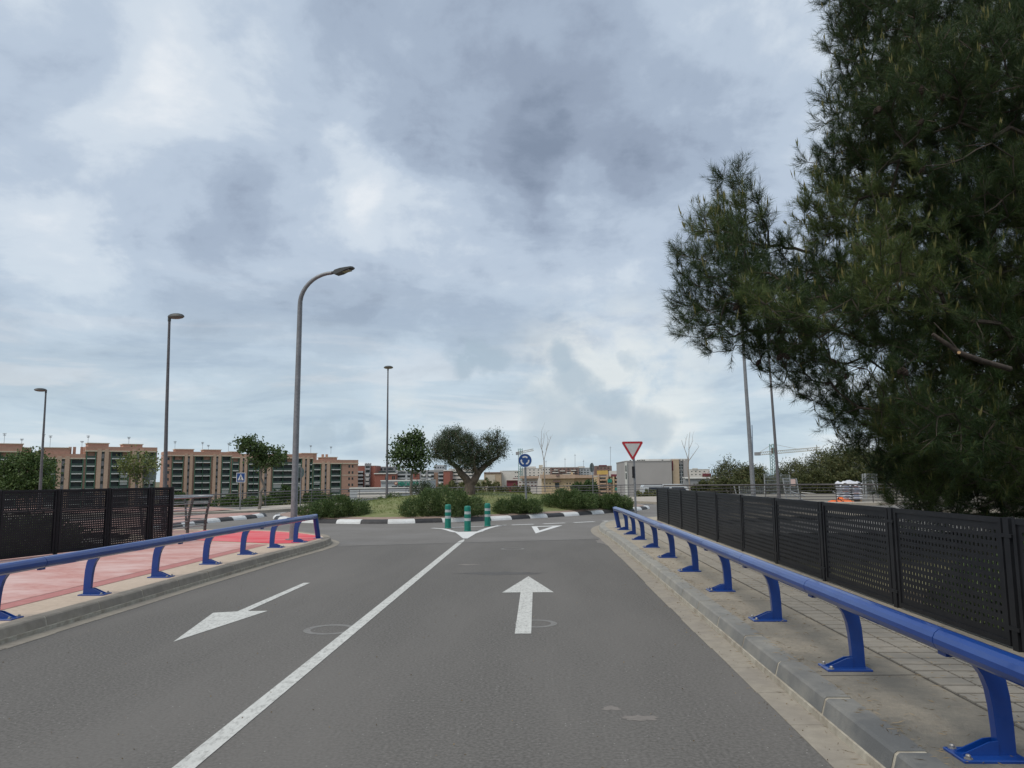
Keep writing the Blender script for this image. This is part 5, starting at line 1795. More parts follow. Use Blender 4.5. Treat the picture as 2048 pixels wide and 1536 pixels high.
# cones hang singly or in clusters on the branches
cm = MB()
nr = 9
rows = []
for j in range(nr + 1):
    t = j / nr
    rr = 0.034 * math.sin(math.pi * (0.08 + 0.88 * t)) ** 0.75
    rows.append((rr * (1.0 if j % 2 else 0.80), -0.10 * t))
cm.lathe(rows, (0, 0, 0), 10)
cone_me = cm.mesh('cone', M['cone'])
for (u, v, Yq) in ((1700, 690, 10.2), (1723, 545, 9.6), (1655, 525, 10.0), (1690, 745, 10.5), (1530, 775, 10.4), (1518, 605, 10.0), (1575, 735, 10.2), (1590, 728, 10.2), (1665, 755, 10.3), (1845, 652, 8.9), (1868, 650, 8.9), (1855, 668, 8.9),
                   (1840, 800, 10.2), (1848, 812, 10.2), (1715, 200, 9.9), (1925, 155, 9.4), (1910, 160, 9.4), (1762, 270, 9.6), (1855, 250, 9.5), (1790, 330, 9.6), (1672, 205, 10.0), (1400, 590, 10.4)):
    p = np.array(survey(u, v, Yq))
    p = Vector(nodes[kT + int(np.argmin(np.linalg.norm(nodes[kT:] - p, axis=1)))])     # each cone hangs from a branch
    o = link('cone', cone_me, pine, tuple(Vector(p) - Vector(pbase)))
    o.rotation_euler = (random.uniform(-0.7, 0.7), random.uniform(-0.7, 0.7), random.uniform(0, 6))
    s = random.uniform(0.9, 1.3); o.scale = (s, s, s)
# pruned limb with a pale cut end
st1 = MB()
q0, q1, q2, q3 = [Vector(survey(u, v, Yq)) for u, v, Yq in ((2020, 738, 9.3), (1965, 722, 9.15), (1920, 706, 9.0), (1865, 668, 9.0))]
st1.tube([q0, q1, q2, q3], [0.034, 0.032, 0.030, 0.02], 10)
st1.tube([q2, Vector(survey(1900, 680, 8.95)), Vector(survey(1868, 645, 8.95))], [0.011, 0.009, 0.006], 7)
st1.build('pruned_limb', M['bark_pine'], pine, smooth=True, world=True)
e0 = Vector(survey(1918, 705, 8.96)); dd = (EYE - e0).normalized()
MB().tube([e0 - dd * 0.05, e0 + dd * 0.03], 0.022, 12).build('cut_stub', M['bark_pine'], pine, world=True)
MB().tube([e0 + dd * 0.030, e0 + dd * 0.032], 0.018, 12).build('cut_face', M['cutwood'], pine, world=True)

# ------------------------------------------------------------------ buildings
M['brick_o'] = mat('orange_brick', (0.43, 0.25, 0.185), (0.49, 0.295, 0.22), 1.2, rough=0.95, c3=(0.39, 0.225, 0.165), scale3=0.12, amt3=0.5)
M['ochre'] = mat('ochre_render', (0.50, 0.345, 0.25), (0.55, 0.39, 0.29), 0.8, rough=0.95, c3=(0.46, 0.31, 0.225), scale3=0.15, amt3=0.5)
M['brick_d'] = mat('brown_brick', (0.24, 0.155, 0.115), (0.29, 0.19, 0.145), 1.5, rough=0.95)
M['slab'] = mat('pale_slab', (0.66, 0.65, 0.61), (0.58, 0.57, 0.54), 1.5, rough=0.9)
M['cornice'] = mat('cream_cornice', (0.62, 0.52, 0.40), (0.56, 0.46, 0.35), 1.0, rough=0.9)
M['green'] = mat('green_metal', (0.055, 0.14, 0.09), (0.075, 0.17, 0.11), 1.0, rough=0.6)
M['glass'] = mat('dark_glazing', (0.028, 0.040, 0.042), (0.055, 0.07, 0.07), 0.35, rough=0.25, spec=0.25, detail=2)
M['glass_deep'] = mat('deep_balcony_shade', (0.045, 0.05, 0.048), (0.075, 0.08, 0.075), 0.5, rough=0.6, detail=2)
M['parapet_g'] = mat('green_tinted_balustrade', (0.045, 0.075, 0.062), (0.065, 0.095, 0.08), 0.4, rough=0.6, detail=2)
M['shutter'] = mat('grey_blind', (0.34, 0.35, 0.33), (0.40, 0.41, 0.39), 2.0, rough=0.8)
M['antenna'] = mat('antenna_metal', (0.22, 0.22, 0.23), rough=0.5, metal=0.4)
M['brick_r'] = mat('red_brick', (0.275, 0.105, 0.080), (0.315, 0.130, 0.10), 0.8, rough=0.95, c3=(0.25, 0.095, 0.075), scale3=0.1, amt3=0.5)
M['grey_w'] = mat('grey_render', (0.25, 0.25, 0.26), (0.30, 0.30, 0.305), 0.6, rough=0.9)
M['grey_l'] = mat('light_grey_panels', (0.36, 0.38, 0.40), (0.42, 0.435, 0.45), 0.5, rough=0.8)
M['grey_box'] = mat('warm_grey_render', (0.345, 0.325, 0.315), (0.375, 0.355, 0.345), 0.25, rough=0.92)
M['white_w'] = mat('white_render', (0.60, 0.565, 0.52), (0.66, 0.63, 0.59), 0.3, rough=0.9, c3=(0.54, 0.50, 0.45), scale3=0.08, amt3=0.5)
M['beige_w'] = mat('beige_render', (0.50, 0.44, 0.355), (0.55, 0.49, 0.40), 0.3, rough=0.9)
M['tan_w'] = mat('tan_brick', (0.42, 0.325, 0.225), (0.46, 0.36, 0.26), 0.6, rough=0.9)
M['yellow_w'] = mat('ochre_yellow_render', (0.50, 0.375, 0.235), (0.55, 0.425, 0.275), 0.4, rough=0.9)
M['yellow_s'] = mat('strong_yellow_render', (0.56, 0.37, 0.11), (0.60, 0.41, 0.14), 0.4, rough=0.9)
M['roof_t'] = mat('clay_tile_roof', (0.42, 0.30, 0.22), (0.49, 0.365, 0.275), 1.0, rough=0.95)
M['brown_w'] = mat('brown_render', (0.19, 0.125, 0.11), (0.24, 0.16, 0.14), 0.5, rough=0.9)
M['maroon'] = mat('maroon_wall', (0.15, 0.035, 0.05), (0.19, 0.05, 0.06), 0.8, rough=0.9)
M['sign_green'] = mat('shop_sign_green', (0.0, 0.26, 0.17), (0.01, 0.30, 0.20), 2, rough=0.5)
M['sign_ring'] = mat('emblem_red', (0.35, 0.10, 0.07), rough=0.6)
M['awning_g'] = mat('green_awning', (0.02, 0.20, 0.16), (0.03, 0.24, 0.19), 2, rough=0.8)
M['awning_w'] = mat('white_awning', (0.62, 0.62, 0.60), rough=0.8)
M['crane'] = mat('crane_yellow_grey', (0.36, 0.33, 0.26), rough=0.7)
M['crane_b'] = mat('crane_blue_steel', (0.13, 0.18, 0.26), rough=0.6)
M['crane_g'] = mat('crane_green_steel', (0.16, 0.30, 0.28), rough=0.6)


class Facade:
    """upright face of a building between two plan points; s runs along it, d is the distance out towards the viewer"""

    def __init__(self, a, b):
        self.a = Vector((a[0], a[1], 0)); v = Vector((b[0], b[1], 0)) - self.a
        self.L = v.length; self.e = v / self.L
        self.n = Vector((self.e.y, -self.e.x, 0))

    def s(self, px):
        d = look(px, 955)
        # ray in plan meets the face
        den = d.x * self.e.y - d.y * self.e.x
        t = (self.a.x * self.e.y - self.a.y * self.e.x) / den
        p = Vector((d.x * t, d.y * t, 0))
        return (p - self.a).dot(self.e)

    def z(self, px, py):
        s = self.s(px)
        p = self.a + self.e * s
        return survey(px, py, p.y).z

    def box(self, mb, s0, s1, d0, d1, z0, z1, mi=0):
        c = self.a + self.e * ((s0 + s1) / 2) + self.n * ((d0 + d1) / 2) + Vector((0, 0, (z0 + z1) / 2))
        mb.obox(c, (abs(s1 - s0) / 2, abs(d1 - d0) / 2, abs(z1 - z0) / 2), (self.e, self.n, Vector((0, 0, 1))), mi)
        return mb

    def part(self, name, m_, par, s0, s1, d0, d1, z0, z1):
        return self.box(MB(), s0, s1, d0, d1, z0, z1).build(name, m_, par, world=True)


def antenna(par, F, s, d, z, h):
    m = MB()
    c = F.a + F.e * s + F.n * d
    m.tube([(c.x, c.y, z), (c.x, c.y, z + h)], 0.07, 5)
    for k, w in ((0.97, 1.0), (0.86, 0.7)):
        m.obox((c.x, c.y, z + h * k), (w * 0.6, 0.05, 0.05), (F.e, F.n, Vector((0, 0, 1))))
        for q in (-0.5, -0.2, 0.1, 0.4):
            m.obox(Vector((c.x, c.y, z + h * k)) + F.e * (w * q * 1.1), (0.04, 0.04, 0.25), (F.e, F.n, Vector((0, 0, 1))))
    m.build('antenna', M['antenna'], par, world=True)


ZG = -13.0
FL = 3.0


def orange_block(label, pa, pb, Ya, Yb, modules, z_ref, depth=12.0, gable=None, grp='orange brick apartment blocks'):
    """modules: (px0, px1, kind, drop); kind: bay, pair, stair, wall, pier; drop lowers the cornice by whole storeys"""
    A = (survey_x(pa, Ya), Ya); B = (survey_x(pb, Yb), Yb)
    F = Facade(A, B)
    root = empty('apartment_block', (A[0], A[1], ZG), label=label, cat='building', group=grp)
    rl = random.Random(len(modules))
    zt = z_ref
    for (p0, p1, kind, drop) in modules:
        s0, s1 = F.s(p0), F.s(p1)
        zc = zt - FL * drop
        # parapet band and cornice over every module
        F.part('wall', M['brick_o'], root, s0, s1, -depth, -1.6, ZG, zc)
        F.part('parapet', M['brick_o'], root, s0, s1, -depth + 0.05, 0.1, zc + 0.25, zc + 1.75)
        F.part('cornice', M['cornice'], root, s0 - 0.1, s1 + 0.1, -1.4, 0.35, zc - 0.25, zc + 0.25)
        nfl = int((zc - ZG - 1) // FL)
        if kind in ('bay', 'pair'):
            w = s1 - s0
            pier = min(1.1, w * 0.12)
            F.part('pier', M['brick_d'], root, s0, s0 + pier, -1.6, -0.15, ZG, zc - 0.25)
            F.part('pier', M['brick_d'], root, s1 - pier, s1, -1.6, -0.15, ZG, zc - 0.25)
            cols = [(s0 + pier, s1 - pier)] if kind == 'bay' else [(s0 + pier, (s0 + s1) / 2), ((s0 + s1) / 2, s1 - pier)]
            for (a, b) in cols:
                for q in (a, b):
                    F.part('green_mullion', M['green'], root, q - 0.16, q + 0.16, -1.5, 0.02, ZG, zc - 0.25)
                for k in range(nfl + 1):
                    zf = zc - 0.25 - FL * (k + 1) + 0.25
                    if zf < ZG + 0.3: break
                    bal = F.part('balcony', M['slab'], root, a + 0.17, b - 0.17, -1.5, 0.16, zf - 0.2, zf + 0.2)
                    F.part('balustrade', M['parapet_g'], bal, a + 0.18, b - 0.18, -0.1, 0.0, zf + 0.21, zf + 1.05)
                    wn_ = F.part('window', M['glass'] if rl.random() < 0.6 else M['glass_deep'], root, a + 0.2, b - 0.2, -1.58, -1.5, zf + 0.21, zf + FL - 0.25)
                    if rl.random() < 0.11:
                        hh = rl.choice((0.9, 1.3, 1.7))
                        F.part('blind', M['shutter'], wn_, a + 0.25, b - 0.25, -0.28, -0.2, zf + FL - 0.28 - hh, zf + FL - 0.28)
        elif kind == 'stair':
            w = s1 - s0
            F.part('pilaster', M['ochre'], root, s0, s0 + w * 0.36, -1.6, 0.45, ZG, zc + 0.9)
            F.part('pilaster', M['ochre'], root, s1 - w * 0.36, s1, -1.6, 0.45, ZG, zc + 0.9)
            F.part('stair_strip', M['grey_w'], root, s0 + w * 0.36, s1 - w * 0.36, -1.6, -0.2, ZG, zc + 0.6)
            for k in range(nfl + 1):
                zf = zc - FL * k - 1.0
                F.part('stair_window', M['glass'], root, s0 + w * 0.39, s1 - w * 0.39, -0.19, -0.12, zf, zf + 1.1)
        elif kind == 'wall':
            F.part('side_wall', M['brick_o'], root, s0, s1, -1.6, -0.1, ZG, zc - 0.25)
            F.part('string_course', M['cornice'], root, s0, s1, -0.09, 0.03, zc - 5.9, zc - 5.55)
            for k in range(nfl):
                zf = zc - 2.0 - FL * k
                for q in (0.45, 0.66):
                    x = s0 + (s1 - s0) * q
                    F.part('window', M['glass'], root, x - 0.45, x + 0.35, -0.09, -0.05, zf, zf + 1.2)
    return root, F, zt


mods1 = [(-45, 40, 'pair', 0.2), (40, 88, 'wall', 1.0), (88, 112, 'bay', 1.0), (112, 137, 'stair', 1.0), (137, 168, 'bay', 1.0), (168, 192, 'bay', 0), (192, 215, 'stair', 0), (215, 262, 'pair', 0), (262, 285, 'stair', 0), (285, 312, 'bay', 0)]
b1, F1, zt1 = orange_block('orange brick apartment block with green balconies behind the far left trees', -45, 325, 279, 317, mods1, 13.5)
for p0, p1, top_ in ((-20, 42, 888), (42, 60, 896), (84, 137, 896), (173, 215, 887), (244, 283, 889)):
    s0, s1 = F1.s(p0), F1.s(p1); z1 = F1.z((p0 + p1) / 2, top_)
    h = F1.part('penthouse', M['brick_o'], b1, s0, s1, -9, -1.2, 11, z1)
    F1.part('roof_edge', M['cornice'], h, s0 - 0.3, s1 + 0.3, -9.3, -0.9, z1, z1 + 0.3)
for px, py in ((139, 893), (148, 893), (163, 893), (220, 894), (78, 899), (72, 901)):
    s = F1.s(px); z1 = F1.z(px, py)
    F1.part('chimney', M['brick_o'], b1, s - 0.5, s + 0.5, -5, -4, 12, z1)
for px, h in ((4, 5.0), (40, 3.0), (84, 5), (98, 4.5), (175, 4.8), (258, 4.6), (163, 2.5)):
    antenna(b1, F1, F1.s(px), -5, 15, h)

mods2 = [(326, 341, 'wall', 0), (341, 368, 'bay', 0), (368, 384, 'stair', 0), (384, 425, 'pair', 0), (425, 441, 'stair', 0), (441, 462, 'bay', 0), (462, 479, 'bay', 0.25), (479, 493, 'stair', 0.25), (493, 521, 'pair', 0.25), (521, 541, 'stair', 0.25),
         (541, 590, 'pair', 0.25), (590, 604, 'bay', 0.25), (604, 618, 'stair', 0.3), (618, 625, 'bay', 0.3), (625, 643, 'bay', 1.1), (643, 659, 'stair', 1.1), (659, 684, 'bay', 1.1), (684, 716, 'wall', 1.1)]
b2, F2, zt2 = orange_block('long orange brick apartment block with green balconies left of the red flats', 326, 716, 333, 380, mods2, 12.5)
for p0, p1, top_ in ((349, 386, 899), (406, 441, 900), (459, 478, 904), (575, 586, 910), (604, 634, 907), (646, 675, 915)):
    s0, s1 = F2.s(p0), F2.s(p1); z1 = F2.z((p0 + p1) / 2, top_)
    h = F2.part('penthouse', M['brick_o'], b2, s0, s1, -9, -1.2, 9, z1)
    F2.part('roof_edge', M['cornice'], h, s0 - 0.3, s1 + 0.3, -9.3, -0.9, z1, z1 + 0.3)
for px, py in ((338, 902), (443, 906), (450, 907), (650, 908), (658, 908), (683, 919), (699, 920)):
    s = F2.s(px); z1 = F2.z(px, py)
    F2.part('chimney', M['brick_o'], b2, s - 0.5, s + 0.5, -5, -4, 9, z1)
for px, h in ((350, 5), (406, 4.8), (418, 3.5), (459, 4.5), (626, 4), (667, 3.5)):
    antenna(b2, F2, F2.s(px), -5, 14, h)


# ---------------- simpler blocks facing the viewer


def block(name, label, px0, px1, py_top, Y, m_wall, depth, parts=(), z0=ZG, cat='building', grp=None):
    """parts: (kind, px0, px1, py0, py1, material, out) laid on the face"""
    A = (survey_x(px0, Y), Y); B = (survey_x(px1, Y), Y)
    F = Facade(A, B)
    root = empty(name, (A[0], A[1], z0), label=label, cat=cat, group=grp)
    zt = F.z((px0 + px1) / 2, py_top)
    F.part('wall', M[m_wall], root, 0, F.L, -depth, 0, z0, zt)
    F.part('parapet_cap', M['slab'] if m_wall != 'grey_box' else M[m_wall], root, -0.1, F.L + 0.1, -depth - 0.1, 0.12, zt, zt + 0.25)
    for (k, a, b, t, u, mm, out) in parts:
        s0, s1 = F.s(a), F.s(b)
        z1, z2 = F.z((a + b) / 2, u), F.z((a + b) / 2, t)
        d0, d1 = (0.002, out) if out > 0 else (out, 0.03)
        F.part(k, M[mm], root, s0, s1, d0 if out > 0 else -0.3, max(d1, 0.03), z1, z2)
    return root, F, zt


def win_grid(xs_, ys_, w, h, mm='glass', kind='window', out=0.06):
    return [(kind, x - w / 2, x + w / 2, y - h / 2, y + h / 2, mm, out) for x in xs_ for y in ys_]


# red and grey flats
block('brick_flats', 'red brick flats with grey balcony tower right of the orange block', 714, 750, 932, 395, 'brick_r', 14,
      [('balcony', 714, 727, y, y + 3.5, 'grey_l', 1.2) for y in (942, 949, 956.5, 964, 971)] + [('window', 714.5, 726, y, y + 3.5, 'glass', 0.1) for y in (945.5, 953, 960.5, 968)]
      + [('tower', 730, 741, 927, 985, 'grey_w', 1.0)] + [('window', 732, 740, y, y + 4, 'glass', 1.06) for y in (932, 941, 950, 960, 971)] + [('awning', 733, 739, y, y + 4.5, 'awning_w', 1.6) for y in (948, 957, 964)]
      + [('balcony', 731.5, 740.5, y, y + 2.4, 'grey_l', 1.5) for y in (937, 946, 955, 968)])
block('brick_flats', 'darker attic storey of the red flats with small chimneys', 716, 790, 934, 410, 'grey_w', 10,
      [('chimney', x, x + 1.8, 926, 934, 'grey_w', 0.3) for x in (731, 735.5, 740.5, 772, 779)] + [('window', 750, 764, 936, 940, 'glass', 0.1), ('window', 768, 786, 936, 940, 'glass', 0.1)])
block('brick_flats', 'broad red brick end wall of the flats behind the supermarket', 749, 792, 947, 385, 'brick_r', 14,
      [('cornice', 748, 793, 946, 948, 'slab', 0.5), ('window', 770, 773, 953, 962, 'glass', 0.08), ('window', 784, 787, 952, 959, 'glass', 0.08), ('window', 788, 790, 952, 959, 'glass', 0.08), ('attic_window', 757, 790, 942, 945.5, 'glass', 0.2)])
gx_ = []
for a, b in ((795, 811), (815, 823), (842, 852), (856, 868), (877, 887)):
    for y in (944, 951.5, 959.5, 967):
        gx_ += [('balcony', a, b, y + 3.6, y + 6.4, 'grey_l', 1.0), ('window', a + 0.6, b - 0.6, y, y + 3.4, 'glass', 0.08)]
block('grey_flats', 'long grey and red flats behind the supermarket sign', 792, 889, 941, 390, 'grey_w', 14,
      gx_ + [('brick_panel', 826, 839, 947, 985, 'brick_r', 0.3), ('brick_panel', 868, 876, 945, 985, 'brick_d', 0.3), ('column', 811, 815, 941, 985, 'grey_l', 0.9), ('column', 852, 856, 941, 985, 'grey_w', 1.2)]
      + [('window', 829, 831, 951, 955, 'glass', 0.36), ('window', 870, 871.5, 958, 961, 'glass', 0.36)] + [('awning', x, x + 5, y, y + 3.5, 'awning_w', 1.5) for x, y in ((846, 949), (858, 949), (857, 957.5), (803, 960), (878, 965), (828, 944))])
block('brick_flats', 'narrow red brick end wall just left of the white flats', 887, 900, 942, 388, 'brick_r', 14, [('band', 887, 900, 940, 942, 'slab', 0.3)])
block('white_flats', 'white flats with ribbon windows seen behind the olive trunk', 898, 950, 938, 400, 'white_w', 14,
      [('ribbon_window', 900, 948, y, y + 2.6, 'glass', 0.06) for y in (943.5, 950, 957.5, 965)] + [('blind', x, x + 2, y, y + 2.6, 'shutter', 0.1) for x, y in ((905, 950), (913, 957.5), (925, 943.5), (936, 950), (909, 965), (941, 957.5))])
block('white_flats', 'small attic block with dark windows above the grey flats', 868, 890, 931, 420, 'grey_l', 8, [('window', x, x + 2.5, 933.5, 936.5, 'glass', 0.06) for x in (870, 875, 880, 885)])

# supermarket: low grey hall with lettering and a paler wall in front
sm, FS, zs = block('supermarket', 'low grey supermarket hall with green lettering and round emblem', 762, 842, 962, 210, 'grey_l', 30,
                   [('canopy', 762, 792, 963.5, 965, 'grey_w', 0.3)] + [('window', x, x + 10, 972, 974.5, 'glass', 0.1) for x in (784, 797, 810, 822)])
tcv = bpy.data.curves.new('lettering', 'FONT')
tcv.body = 'MERCADONA'
tcv.size = 1.0
tcv.extrude = 0.03
tobj = bpy.data.objects.new('lettering_tmp', tcv)
COL.objects.link(tobj)
bpy.context.view_layer.update()
tme = bpy.data.meshes.new_from_object(tobj.evaluated_get(bpy.context.evaluated_depsgraph_get()))
bpy.data.objects.remove(tobj)
co = np.zeros(len(tme.vertices) * 3, np.float32); tme.vertices.foreach_get('co', co); co = co.reshape(-1, 3)
co[:, 0] -= co[:, 0].min(); co[:, 1] -= co[:, 1].min()
x0_, x1_ = survey_x(796.5, 209.8), survey_x(838, 209.8)
zl0, zl1 = survey_z(815, 971.3, 209.8), survey_z(815, 963.2, 209.8)
co[:, 0] *= (x1_ - x0_) / co[:, 0].max(); co[:, 1] *= (zl1 - zl0) / co[:, 1].max()
v = np.stack([x0_ + co[:, 0], 209.8 - co[:, 2] * 4, zl0 + co[:, 1]], 1) - np.array(sm.location)
tme.vertices.foreach_set('co', v.astype(np.float32).ravel())
tme.materials.clear(); tme.materials.append(M['sign_green'])
link('lettering', tme, sm)
ec = survey(792, 967, 209.7)
MB().tube([(ec.x, 209.9, ec.z), (ec.x, 209.6, ec.z)], 0.42, 20).build('emblem', M['sign_ring'], sm, world=True)
MB().tube([(ec.x, 209.6, ec.z + 0.05), (ec.x, 209.5, ec.z + 0.05)], 0.26, 16).build('emblem_centre', M['cornice'], sm, world=True)
block('boundary_wall', 'pale grey wall with stepped bands below the supermarket', 700, 842, 977, 170, 'grey_l', 2, [('band', 716, 820, 984.5, 986, 'white_w', 0.3), ('band', 716, 800, 989, 996, 'white_w', 0.4)], cat='wall')

# ---------------- the town in the middle
twn = 'pale town houses stepping up behind the roundabout'
rt = random.Random(3)


def town(name, label, a, b, t, Y, mw, wins, extra=(), depth=14):
    return block(name, label, a, b, t, Y, mw, depth, list(wins) + list(extra), grp=twn)


town('town_house', 'tan blank-walled building at the left of the town', 968, 1002, 945, 430, 'tan_w', [], [('cornice', 968, 1002, 944.5, 946.5, 'brown_w', 0.4), ('panel', 972, 990, 950, 985, 'beige_w', 0.2)])
town('town_house', 'white building with blank end wall right of the tan one', 1000, 1042, 942, 440, 'white_w', win_grid((1031, 1035), (945, 953), 2.2, 1.8), [('window', 1026, 1036, 956, 957, 'maroon', 0.1)])
town('town_house', 'low maroon-roofed house in front of the white end wall', 1013, 1034, 961, 330, 'maroon', [], [('band', 1013, 1034, 960, 962, 'brown_w', 0.5)])
town('town_house', 'white house block with loggias left of the ochre terraces', 1034, 1075, 961, 350, 'white_w', win_grid((1040, 1048, 1056, 1064, 1071), (965, 971), 4, 2.2, 'brown_w'), [('roof', 1040, 1078, 952, 957, 'roof_t', 1.5), ('upper_wall', 1044, 1076, 953.5, 961, 'beige_w', 0.5)])
town('town_house', 'tall white block with stepped roof behind the blue sign', 1040, 1088, 937, 470, 'white_w', win_grid((1052, 1060, 1068, 1077, 1084), (940, 945.5, 951), 2.4, 1.8), [('roof_house', 1052, 1072, 933, 937, 'white_w', 0.2), ('roof_house', 1078, 1086, 930, 937, 'beige_w', 0.2)])
town('town_house', 'white block behind the leafless tree', 1084, 1104, 935, 460, 'white_w', win_grid((1087, 1093, 1099), (939, 945, 950), 2.4, 1.8))
town('town_house', 'brown-topped terraced block with white balconies', 1101, 1158, 935, 440, 'brown_w',
     [('balcony', x, x + w_, y, y + 1.8, 'white_w', 1.0) for x, w_, y in ((1105, 12, 944), (1120, 10, 941), (1133, 16, 944.5), (1108, 8, 939), (1142, 10, 940), (1125, 20, 948))] + [('window', x, x + 4, y, y + 1.6, 'glass', 0.08) for x in (1104, 1112, 1119, 1127, 1135, 1143, 1151) for y in (937.5, 942, 946.5)])
town('town_house', 'pale grey block with roof sheds right of the brown-topped one', 1154, 1184, 936, 450, 'grey_l', win_grid((1158, 1164, 1170, 1176), (940, 945, 950), 3, 2.0), [('roof_house', 1156, 1170, 932.5, 936, 'white_w', 0.3)])
town('town_house', 'reddish attic block beyond the round sign back', 1190, 1224, 932, 470, 'brown_w', win_grid((1196, 1203, 1210, 1217), (936, 941), 3, 1.8), [('roof_house', 1198, 1214, 930, 932, 'maroon', 0.2)])
town('ochre_terrace', 'ochre terrace with clay tile roof in the middle of the town', 1083, 1148, 952, 320, 'yellow_w', win_grid((1088, 1093.5, 1100), (967, 973), 2.0, 3.0) + win_grid((1134, 1140), (967, 973), 2.0, 3.0),
     [('roof', 1080, 1150, 949, 957, 'roof_t', 1.4), ('entrance', 1110, 1118, 966, 975, 'glass', 0.15), ('balcony', 1106, 1121, 961, 964, 'brown_w', 0.9), ('chimney', 1086, 1089, 944, 950, 'yellow_w', 0.4), ('chimney', 1142, 1146, 944, 950, 'yellow_w', 0.4), ('dormer', 1112, 1118, 948, 952, 'brown_w', 1.8)])
town('ochre_terrace', 'ochre terrace wing with clay roof reaching behind the dark round bush', 1146, 1196, 953, 330, 'yellow_w', win_grid((1178, 1184, 1190), (960, 967), 2.5, 3.0), [('roof', 1145, 1197, 950, 956, 'roof_t', 1.4)])
yw = []
for (a, b) in ((1199, 1212), (1217, 1221), (1229, 1241)):
    for y in (955, 962.5, 970, 977.5, 985):
        yw += [('balcony', a, b, y + 3.6, y + 6.0, 'ochre', 1.1), ('window', a + 0.8, b - 0.8, y, y + 3.4, 'glass_deep', 0.08)]
block('ochre_flats', 'ochre flats with many balconies and a bright yellow attic beside the grey building', 1193, 1250, 953, 300, 'yellow_w', 14,
      yw + [('attic', 1194, 1216, 941, 949, 'yellow_s', 0.4), ('attic_wall', 1218, 1243, 941.5, 953, 'white_w', 0.3), ('mansard', 1222, 1249, 948.5, 953.5, 'maroon', 0.8), ('awning', 1214.5, 1223, 958, 965, 'awning_g', 1.4), ('awning', 1229, 1240, 975, 981, 'awning_g', 1.5), ('awning', 1232, 1240, 952.5, 955.5, 'awning_w', 1.2),
            ('pier', 1196, 1198, 948, 995, 'ochre', 0.9), ('pier', 1213.5, 1216, 948, 995, 'ochre', 0.9), ('pier', 1225, 1228, 953, 995, 'yellow_w', 0.9)])

# the big grey building with its blank side and pale corner
gb, FG, zg = block('grey_building', 'big grey building with blank wall and cream corner beside the leafless tree', 1251, 1344, 923, 230, 'grey_box', 26,
                   [('edge_pier', 1250, 1254.5, 924.5, 1000, 'slab', 0.4), ('window', 1251, 1253, 931, 943, 'glass', 0.46), ('window', 1251, 1253, 946, 958, 'glass', 0.46)])
FG.part('roof_house', M['slab'], gb, FG.s(1285), FG.s(1352), -22, -3, zg, FG.z(1318, 917.5))
FG.part('roof_house', M['slab'], gb, FG.s(1256), FG.s(1302), -20, -2.5, zg, FG.z(1280, 920.5))
for px in (1262, 1277, 1281, 1286, 1290, 1327):
    FG.part('roof_vent', M['glass_deep'], gb, FG.s(px), FG.s(px + 3), -2.4, -2.2, zg + 0.1, zg + 0.55)
g2, FG2, zg2 = block('grey_building', 'cream corner and window strip of the big grey building', 1344, 1377, 919, 231.5, 'grey_w', 20,
                     [('cream_corner', 1344.5, 1358, 919, 1000, 'tan_w', 0.8), ('drain_strip', 1344, 1346, 922, 941, 'maroon', 0.9), ('side_wall', 1367.5, 1378, 920, 1000, 'grey_box', 0.5)]
                     + [('window', 1358.5, 1366.5, y, y + 11, 'glass', 0.1) for y in (928.5, 942.5, 956.5)] + [('transom', 1358.5, 1366.5, y, y + 1.0, 'grey_l', 0.16) for y in (933, 938, 947, 952, 961, 966)] + [('mullion', 1362, 1363, y, y + 11, 'grey_l', 0.18) for y in (928.5, 942.5, 956.5)])
for a, b in ((1355, 1358), (1362, 1365), (1368, 1371)):
    FG2.part('parapet_gap', M['white_w'], g2, FG2.s(a), FG2.s(b), -0.1, 0.53, FG2.z(1360, 921.5), FG2.z(1360, 919.5))

town('town_house', 'white houses far behind the leafless tree on the right', 1376, 1420, 939, 480, 'white_w', win_grid((1384, 1392, 1400, 1409), (943, 949), 2.5, 1.8), [('roof_house', 1385, 1396, 936.5, 939, 'white_w', 0.3), ('red_house', 1405, 1422, 947, 956, 'maroon', 1.0)])
block('viaduct_wall', 'long low concrete parapet in the distance below the white houses', 1370, 1470, 956, 190, 'grey_w', 3, [('band', 1370, 1470, 955.5, 957, 'slab', 0.4)], cat='wall')
# thin roof masts over the town
for k, (px, yt, yb, Y, lab) in enumerate(((1221, 893, 935, 440, 'tallest thin mast above the yellow attic'), (1130, 916, 936, 440, 'thin mast over the brown-topped block'), (1150, 908, 936, 440, 'taller thin mast over the brown-topped block'), (1167, 920, 936, 450, 'thin mast over the pale grey block'), (1092, 921, 936, 460, 'thin mast behind the leafless tree'))):
    p, q = survey(px, yb, Y - 3), survey(px, yt, Y - 3)
    root = empty('roof_mast', tuple(p), label=lab, cat='mast', group='thin roof masts over the town')
    MB().tube([(p.x, p.y, p.z - 1), (q.x, q.y, q.z)], 0.09, 5).build('pole', M['antenna'], root, world=True)
    MB().box((q.x - 0.6, q.y - 0.06, q.z - 0.8), (q.x + 0.6, q.y + 0.06, q.z - 0.68)).build('crossarm', M['antenna'], root, world=True)


# ------------------------------------------------------------------ cranes and the blue mast


